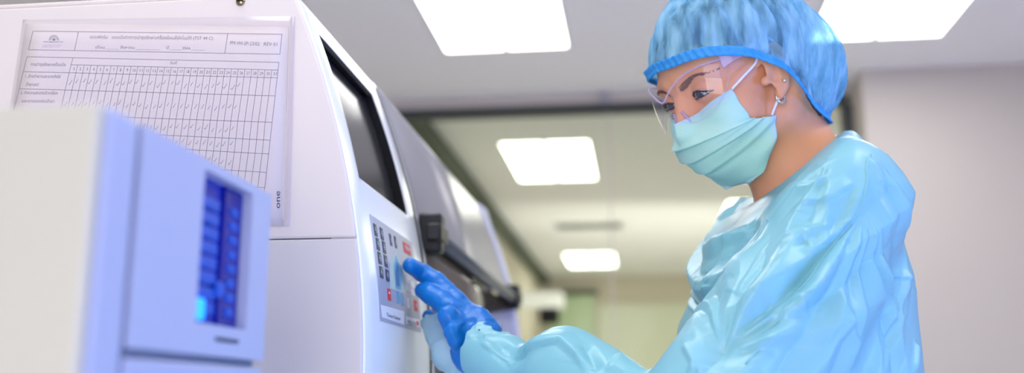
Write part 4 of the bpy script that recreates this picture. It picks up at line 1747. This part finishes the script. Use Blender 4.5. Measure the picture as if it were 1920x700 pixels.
# big soft folds, drawn from measured creases: (points in the photograph, height, width, sharp side)
FOLDS = [
    # sleeve cap and chest
    ([(1625, 300), (1600, 390), (1540, 500), (1470, 600), (1400, 680)], 0.009, 0.022, 1),
    ([(1440, 372), (1400, 440), (1365, 500), (1340, 580), (1332, 650)], -0.007, 0.026, 0),
    ([(1500, 372), (1440, 450), (1400, 530), (1380, 600)], 0.006, 0.022, 1),
    ([(1560, 400), (1480, 470), (1410, 560), (1370, 640)], 0.006, 0.026, 1),
    ([(1590, 470), (1500, 540), (1430, 590), (1375, 615)], 0.005, 0.022, -1),
    ([(1520, 600), (1440, 640), (1360, 668)], 0.008, 0.022, -1),
    ([(1575, 300), (1500, 340), (1440, 400)], 0.005, 0.018, 1),
    ([(1560, 330), (1530, 345), (1490, 352)], 0.005, 0.010, 1),
    ([(1600, 345), (1560, 375), (1500, 388)], 0.006, 0.012, -1),
    ([(1560, 425), (1500, 440), (1465, 455)], 0.006, 0.010, 1),
    ([(1505, 440), (1520, 470), (1500, 480)], 0.005, 0.008, 1),
    ([(1530, 550), (1490, 556), (1440, 590)], 0.006, 0.012, -1),
    ([(1515, 590), (1500, 560), (1480, 548)], 0.004, 0.008, 1),
    # side of the gown, right of the seam
    ([(1612, 415), (1650, 500), (1660, 570), (1668, 600)], 0.006, 0.014, 1),
    ([(1568, 520), (1585, 600), (1610, 690)], 0.008, 0.016, -1),
    ([(1690, 480), (1680, 580), (1650, 700)], 0.008, 0.018, 1),
    ([(1655, 520), (1695, 525), (1720, 510)], 0.006, 0.010, 1),
    ([(1695, 525), (1660, 600), (1640, 690)], 0.005, 0.014, -1),
    ([(1725, 560), (1712, 640), (1700, 698)], 0.009, 0.014, 1),
    ([(1645, 600), (1700, 590), (1728, 570)], 0.004, 0.012, -1),
    ([(1600, 560), (1560, 640), (1530, 700)], 0.006, 0.018, 1),
    ([(1640, 350), (1668, 420), (1700, 470)], 0.005, 0.014, 1),
    ([(1620, 300), (1650, 340), (1685, 362)], 0.006, 0.014, 1),
    # front panel
    ([(1365, 440), (1330, 540), (1310, 640)], 0.006, 0.018, 1),
    ([(1400, 425), (1350, 445)], 0.007, 0.012, 1),
    # forearm zig-zag
    ([(905, 592), (925, 640), (960, 672), (990, 655)], -0.010, 0.016, 0),
    ([(955, 668), (1000, 648), (1050, 640), (1080, 668), (1105, 700)], 0.010, 0.016, 1),
    ([(1095, 650), (1112, 680), (1118, 700)], -0.010, 0.012, 0),
    ([(1160, 672), (1140, 700)], 0.008, 0.012, 1),
    ([(1285, 652), (1300, 680), (1290, 700)], 0.008, 0.014, 1),
    ([(1330, 660), (1400, 655), (1460, 645)], -0.006, 0.014, 0),
    ([(900, 640), (960, 690)], 0.005, 0.012, 1),
]


def fold_field(V, pts, A, W, side):
    P_ = [on_gown(*q) for q in pts]
    P_ = [q for q in P_ if q is not None]
    if len(P_) < 2:
        return np.zeros(len(V))
    best = np.full(len(V), 1e9)
    sgn = np.zeros(len(V))
    along = np.zeros(len(V))
    tot = sum(np.linalg.norm(b - a) for a, b in zip(P_, P_[1:]))
    run = 0
    for a, b in zip(P_, P_[1:]):
        ab = b - a
        l2 = ab @ ab
        t = np.clip((V - a) @ ab / l2, 0, 1)
        r = V - a - t[:, None] * ab
        dd = np.linalg.norm(r, axis=1)
        c = np.cross(np.broadcast_to(ab, r.shape), r) @ FW
        m_ = dd < best
        best[m_] = dd[m_]
        sgn[m_] = np.sign(c[m_])
        along[m_] = (run + t[m_] * math.sqrt(l2)) / tot
        run += math.sqrt(l2)
    w = np.where(sgn * side > 0, W * 0.35, W * 1.3) if side else W
    prof_ = np.clip(1 - best / w, 0, 1)
    prof_ = prof_ ** 1.15
    taper = np.clip(np.minimum(along, 1 - along) / 0.22 + 0.15, 0, 1)
    return A * prof_ * taper


# fans of straight drapes running out from the places where the film is gathered
def plane_xy(P):
    q = P - CAM
    z = q @ FW
    return np.stack([q @ RT, q @ UP], -1)


def fan(P, focus, a0, a1, n, A, r0, r1, seed, mask_fn=None):
    """heights that run straight outwards from a focus: flat facets between straight creases"""
    r = np.random.default_rng(seed)
    fc = plane_xy(on_gown(*focus)[None])[0]
    q = plane_xy(P) - fc
    ang = np.degrees(np.arctan2(q[:, 1], q[:, 0])) % 360
    rad = np.hypot(q[:, 0], q[:, 1])
    kn = np.sort(np.linspace(a0, a1, n) + r.uniform(-0.35, 0.35, n) * (a1 - a0) / n)
    hs = r.uniform(0.2, 1.0, n) * np.where(np.arange(n) % 2, 1, -1)
    hs[0] = hs[-1] = 0
    ang = ang + 2.5 * vnoise(P, 9, seed)
    h = np.interp(ang, kn, hs, left=0, right=0)
    w = np.clip(rad / r0, 0, 1) * np.clip((r1 - rad) / (0.4 * r1), 0, 1)
    return A * h * w


disp = np.zeros(len(V))
front = (V[:, 2] > 0.98)
Pf = V[front]
fd = fan(Pf, (1350, 660), 5, 105, 12, 0.0075, 0.06, 0.34, 3)
fd += fan(Pf, (1622, 392), 205, 300, 13, 0.0080, 0.07, 0.34, 5)
fd += fan(Pf, (1560, 300), 190, 265, 9, 0.0060, 0.05, 0.22, 8)
fd += fan(Pf, (1640, 300), 262, 330, 7, 0.0050, 0.05, 0.22, 9)
disp[front] = fd
for f_ in FOLDS:
    disp[front] += 0.8 * fold_field(Pf, *f_)


def crumple(P, n, seed, squash):
    """broad flat facets of stiff film meeting in shallow creases"""
    r = np.random.default_rng(seed)
    S = r.uniform(P.min(0), P.max(0), (n, 3))
    G = r.normal(size=(n, 3))
    G /= np.linalg.norm(G, axis=1, keepdims=True)
    sq = np.array(squash)
    out = np.empty(len(P))
    for i in range(0, len(P), 4000):
        q = P[i:i + 4000]
        d = (((q[:, None, :] - S[None]) / sq) ** 2).sum(-1)
        k = np.argpartition(d, 4, axis=1)[:, :4]
        d1 = np.sqrt(np.take_along_axis(d, k, 1))
        g = np.einsum('ijk,ijk->ij', q[:, None, :] - S[k], G[k])
        out[i:i + 4000] = np.maximum.reduce([g[:, 0] * 0.5, g[:, 1] * 0.5, g[:, 2] * 0.5, g[:, 3] * 0.5]) * 0.12
    return out


disp[front] += 0.30 * crumple(Pf, 300, 4, (1.0, 1.0, 1.5))
disp += 0.002 * vnoise(V, 14, 2)
# keep the collar and cuff tidy
tid = np.clip((np.linalg.norm(V - NB, axis=1) - 0.05) / 0.06, 0.15, 1) * np.clip((np.linalg.norm(V - WR, axis=1) - 0.02) / 0.05, 0.2, 1)
V2 = relax(V + N * (disp * tid)[:, None], F, 2, 0.5)
gown = put('gown', np_mesh('gown', V2, F), M['gown'], person, True)
gown.data.set_sharp_from_angle(angle=math.radians(38))
# raised seam joining sleeve and side
sp = [on_gown(*q) for q in spline([(1628, 296), (1618, 350), (1595, 410), (1550, 480), (1490, 570), (1400, 688)], 60)]
b2 = BVHTree.FromPolygons([tuple(v) for v in V2], [tuple(f) for f in F])
pts = []
for q in sp:
    if q is None:
        continue
    h = b2.find_nearest(Vector(q))
    pts.append(np.array(h[0]) + np.array(h[1]) * 0.0004)
pts = np.array(pts)
for _ in range(2):
    pts[1:-1] = (pts[:-2] + pts[1:-1] * 2 + pts[2:]) / 4
tube('sleeve_seam', pts, 0.0013, M['gown'], gown, 6)


# ---- gloved left hand on the keypad
def touch(x, y, off):
    return fas(x, y, off)


T1 = touch(769, 498, 0.0136)
K = {
    'i': [PY(858, 570, 1.292), PY(818, 529, 1.306), PY(791, 511, 1.312), T1],
    'm': [PY(850, 588, 1.270), PY(826, 565, 1.280), PY(807, 553, 1.288), PY(792, 545, 1.298)],
    'r': [PY(850, 606, 1.255), PY(840, 592, 1.244), PY(848, 610, 1.246), PY(861, 626, 1.258)],
    'p': [PY(856, 628, 1.246), PY(848, 620, 1.232), PY(854, 640, 1.236), PY(866, 652, 1.248)],
}
W0 = PY(888, 634, 1.264)
TB = [PY(876, 655, 1.285), PY(846, 640, 1.315), PY(822, 612, 1.325), PY(804, 593, 1.330)]


def sd_glove(p):
    d = chain(p, K['i'], [0.0140, 0.0130, 0.0120, 0.0104], 0.004)
    d = smin(d, chain(p, K['m'], [0.0140, 0.0135, 0.0125, 0.0106], 0.004), 0.003)
    d = smin(d, chain(p, K['r'], [0.0130, 0.0122, 0.0110, 0.0095], 0.004), 0.003)
    d = smin(d, chain(p, K['p'], [0.0105, 0.0092, 0.0084, 0.0074], 0.004), 0.003)
    d = smin(d, chain(p, TB, [0.0165, 0.0130, 0.0108, 0.0090], 0.005), 0.008)
    # palm
    pw = [PY(893, 604, 1.272), PY(884, 640, 1.262), PY(876, 668, 1.262)]
    for k_, w_ in (('i', 0), ('m', 1), ('r', 1), ('p', 2)):
        d = smin(d, sd_cone(p, K[k_][0], pw[w_], 0.0120, 0.0150), 0.010)
    d = smin(d, sd_cone(p, pw[0], pw[2], 0.0165, 0.0165), 0.010)
    # cuff running up inside the sleeve
    ax = PY(985, 705, 1.205) - WR
    ax = ax / np.linalg.norm(ax)
    d = smin(d, chain(p, [pw[0] + ax * 0.004, pw[0] + ax * 0.026 + (WR - pw[0]) * 0.25], [0.0185, 0.018], 0.01), 0.008)
    d = smin(d, chain(p, [pw[2] + ax * 0.004, pw[2] + ax * 0.03], [0.0165, 0.017], 0.01), 0.010)
    return d


V, F = surface_nets(sd_glove, (-0.34, 1.18, 1.09), (-0.12, 1.37, 1.30), 0.0022)
V = relax(V, F, 1, 0.4)
N = normals(V, F)
wr_ = 0.0022 * (np.abs(vnoise(V * np.array((0.6, 1, 1)), 95, 4)) - 0.3) + 0.0014 * vnoise(V, 60, 8)
kn = np.clip((V[:, 0] - T1[0] - 0.02) / 0.05, 0.1, 1)
wr_ = wr_ * 0.7 + 1.6 * crumple(V, 170, 21, (1.0, 1.0, 1.0)) - 0.0008
V = V + N * (wr_ * kn)[:, None]
glove = put('glove', np_mesh('glove', V, F), M['glove'], person, True)
# rolled bead at the glove's opening is hidden in the sleeve; the sleeve's thumb loop hangs over the thumb
def sd_flap(p):
    a = [PY(806, 606, 1.327), PY(824, 628, 1.320), PY(845, 662, 1.305), PY(880, 706, 1.285)]
    d = chain(p, a, [0.0135, 0.0175, 0.0200, 0.024], 0.01)
    a2 = [PY(822, 606, 1.322), PY(846, 632, 1.312), PY(872, 668, 1.292)]
    d = smin(d, chain(p, a2, [0.0125, 0.014, 0.018], 0.01), 0.006)
    # open at the thumb end
    d = smax(d, -sd_cone(p, TB[3] + (TB[3] - TB[2]) * 1.0, TB[2], 0.0105, 0.0112), 0.002)
    return d


V, F = surface_nets(sd_flap, (-0.34, 1.22, 1.05), (-0.14, 1.38, 1.25), 0.0028)
V = relax(V, F, 1, 0.4)
N = normals(V, F)
V = V + N * (0.005 * (np.abs(vnoise(V, 42, 6)) - 0.25) + 2.2 * crumple(V, 60, 23, (1.0, 1.0, 1.0)) - 0.001)[:, None]
flap = put('thumb_loop', np_mesh('thumb_loop', V, F), M['gown_flap'], gown, True)
flap.data.set_sharp_from_angle(angle=math.radians(35))
flap['label'] = 'paler loose end of the sleeve over the thumb'

# the other hand hangs behind, in its glove
c = PY(1420, 1050, 1.50)


def sd_glove2(p):
    d = sd_cone(p, c + np.array((0, 0, 0.02)), c + np.array((-0.01, 0, -0.10)), 0.030, 0.036)
    for k_ in range(4):
        y = -0.030 + 0.020 * k_
        a = c + np.array((-0.012, y, -0.11))
        b = a + np.array((-0.016, 0.0, -0.045 - 0.006 * (k_ in (1, 2))))
        e = b + np.array((-0.018, 0.0, -0.030))
        d = smin(d, chain(p, [a, b, e], [0.0115, 0.010, 0.008], 0.004), 0.004)
    d = smin(d, chain(p, [c + np.array((-0.02, -0.03, -0.04)), c + np.array((-0.05, -0.040, -0.085)), c + np.array((-0.06, -0.040, -0.12))], [0.016, 0.012, 0.009], 0.004), 0.008)
    return d


V, F = surface_nets(sd_glove2, c - np.array((0.11, 0.08, 0.24)), c + np.array((0.06, 0.08, 0.07)), 0.004)
put('glove', np_mesh('glove', relax(V, F, 1), F), M['glove'], person, True)

# legs and shoes below the gown
gx, gy = PY(1515, 800, 1.29)[:2]


def sd_legs(p):
    d = None
    for s in (-1, 1):
        y = gy + s * 0.085
        e = chain(p, [(gx, y, 0.70), (gx - 0.01, y, 0.45), (gx + 0.01, y, 0.10)], [0.085, 0.065, 0.055], 0.02)
        d = e if d is None else np.minimum(d, e)
    return np.maximum(d, 0.075 - p[:, 2])


V, F = surface_nets(sd_legs, (gx - 0.14, gy - 0.21, 0.05), (gx + 0.14, gy + 0.21, 0.80), 0.010)
put('trousers', np_mesh('trousers', relax(V, F, 2), F), M['trouser'], person, True)
for s in (-1, 1):
    y = gy + s * 0.085

    def sd_shoe(p):
        d = sd_cone(p, (gx + 0.03, y, 0.045), (gx - 0.16, y - 0.01, 0.03), 0.045, 0.038)
        d = smin(d, sd_cone(p, (gx + 0.02, y, 0.05), (gx + 0.015, y, 0.095), 0.042, 0.045), 0.02)
        return np.maximum(d, 0.004 - p[:, 2])
    V, F = surface_nets(sd_shoe, (gx - 0.22, y - 0.07, -0.004), (gx + 0.10, y + 0.07, 0.16), 0.006)
    V[:, 2] -= V[:, 2].min()
    put('shoe', np_mesh('shoe', relax(V, F, 1, 0.3), F), M['shoe'], person, True)
# ------------------------------------------------------------------ light, camera, view
w = bpy.data.worlds.new('World')
SC.world = w
w.use_nodes = True
bg = w.node_tree.nodes['Background']
bg.inputs[0].default_value = (0.75, 0.8, 1.0, 1)
bg.inputs[1].default_value = 0.3


def area(name, loc, to, size, power, col):
    l = bpy.data.lights.new(name, 'AREA')
    l.shape = 'RECTANGLE'
    l.size, l.size_y = size
    l.energy = power
    l.color = col
    o = bpy.data.objects.new(name, l)
    o.location = loc
    o.rotation_euler = (Vector(to) - Vector(loc)).to_track_quat('-Z', 'Y').to_euler()
    COL.objects.link(o)
    return o


area('blue_lamp', (1.9, -0.1, 0.7), (0.0, 1.0, 1.25), (0.9, 0.7), 36, (0.10, 0.24, 1.0))
area('soft_fill', (-0.2, -1.1, 0.95), (0.1, 1.25, 1.4), (1.0, 0.7), 17, (1.0, 0.95, 0.90))  # added fill, no fixture: lifts the face and gown from the front
area('bounce_fill', (-0.3, -1.3, 1.7), (-0.4, 1.9, 2.9), (1.0, 1.0), 12, (0.82, 0.82, 1.0))  # added fill thrown up at the ceiling, not a lamp of the room
area('far_bounce_fill', (0.9, 9.0, 0.9), (0.4, 13.5, 2.1), (3.5, 2.5), 52, (1.0, 0.98, 0.94))  # added fill that brightens the room behind the glass, no real source

cam = bpy.data.cameras.new('camera')
cam.sensor_width = 36.0
cam.sensor_fit = 'HORIZONTAL'
cam.lens = FPX * 36.0 / 1920.0
cam.clip_start = 0.02
cam.dof.use_dof = True
cam.dof.focus_distance = 1.13
cam.dof.aperture_fstop = 2.25
co = bpy.data.objects.new('camera', cam)
COL.objects.link(co)
R = Matrix(((RT[0], UP[0], -FW[0]), (RT[1], UP[1], -FW[1]), (RT[2], UP[2], -FW[2])))
co.matrix_world = Matrix.Translation(Vector(CAM)) @ R.to_4x4()
SC.camera = co

SC.view_settings.view_transform = 'Standard'
SC.view_settings.look = 'None'
SC.view_settings.gamma = 1.0
SC.view_settings.use_curve_mapping = False
SC.view_settings.exposure = 0.16
SC.cycles.use_denoising = True
SC.cycles.max_bounces = 10
SC.cycles.transparent_max_bounces = 16
SC.cycles.sample_clamp_indirect = 6.0
SC.cycles.caustics_reflective = False
SC.cycles.caustics_refractive = False
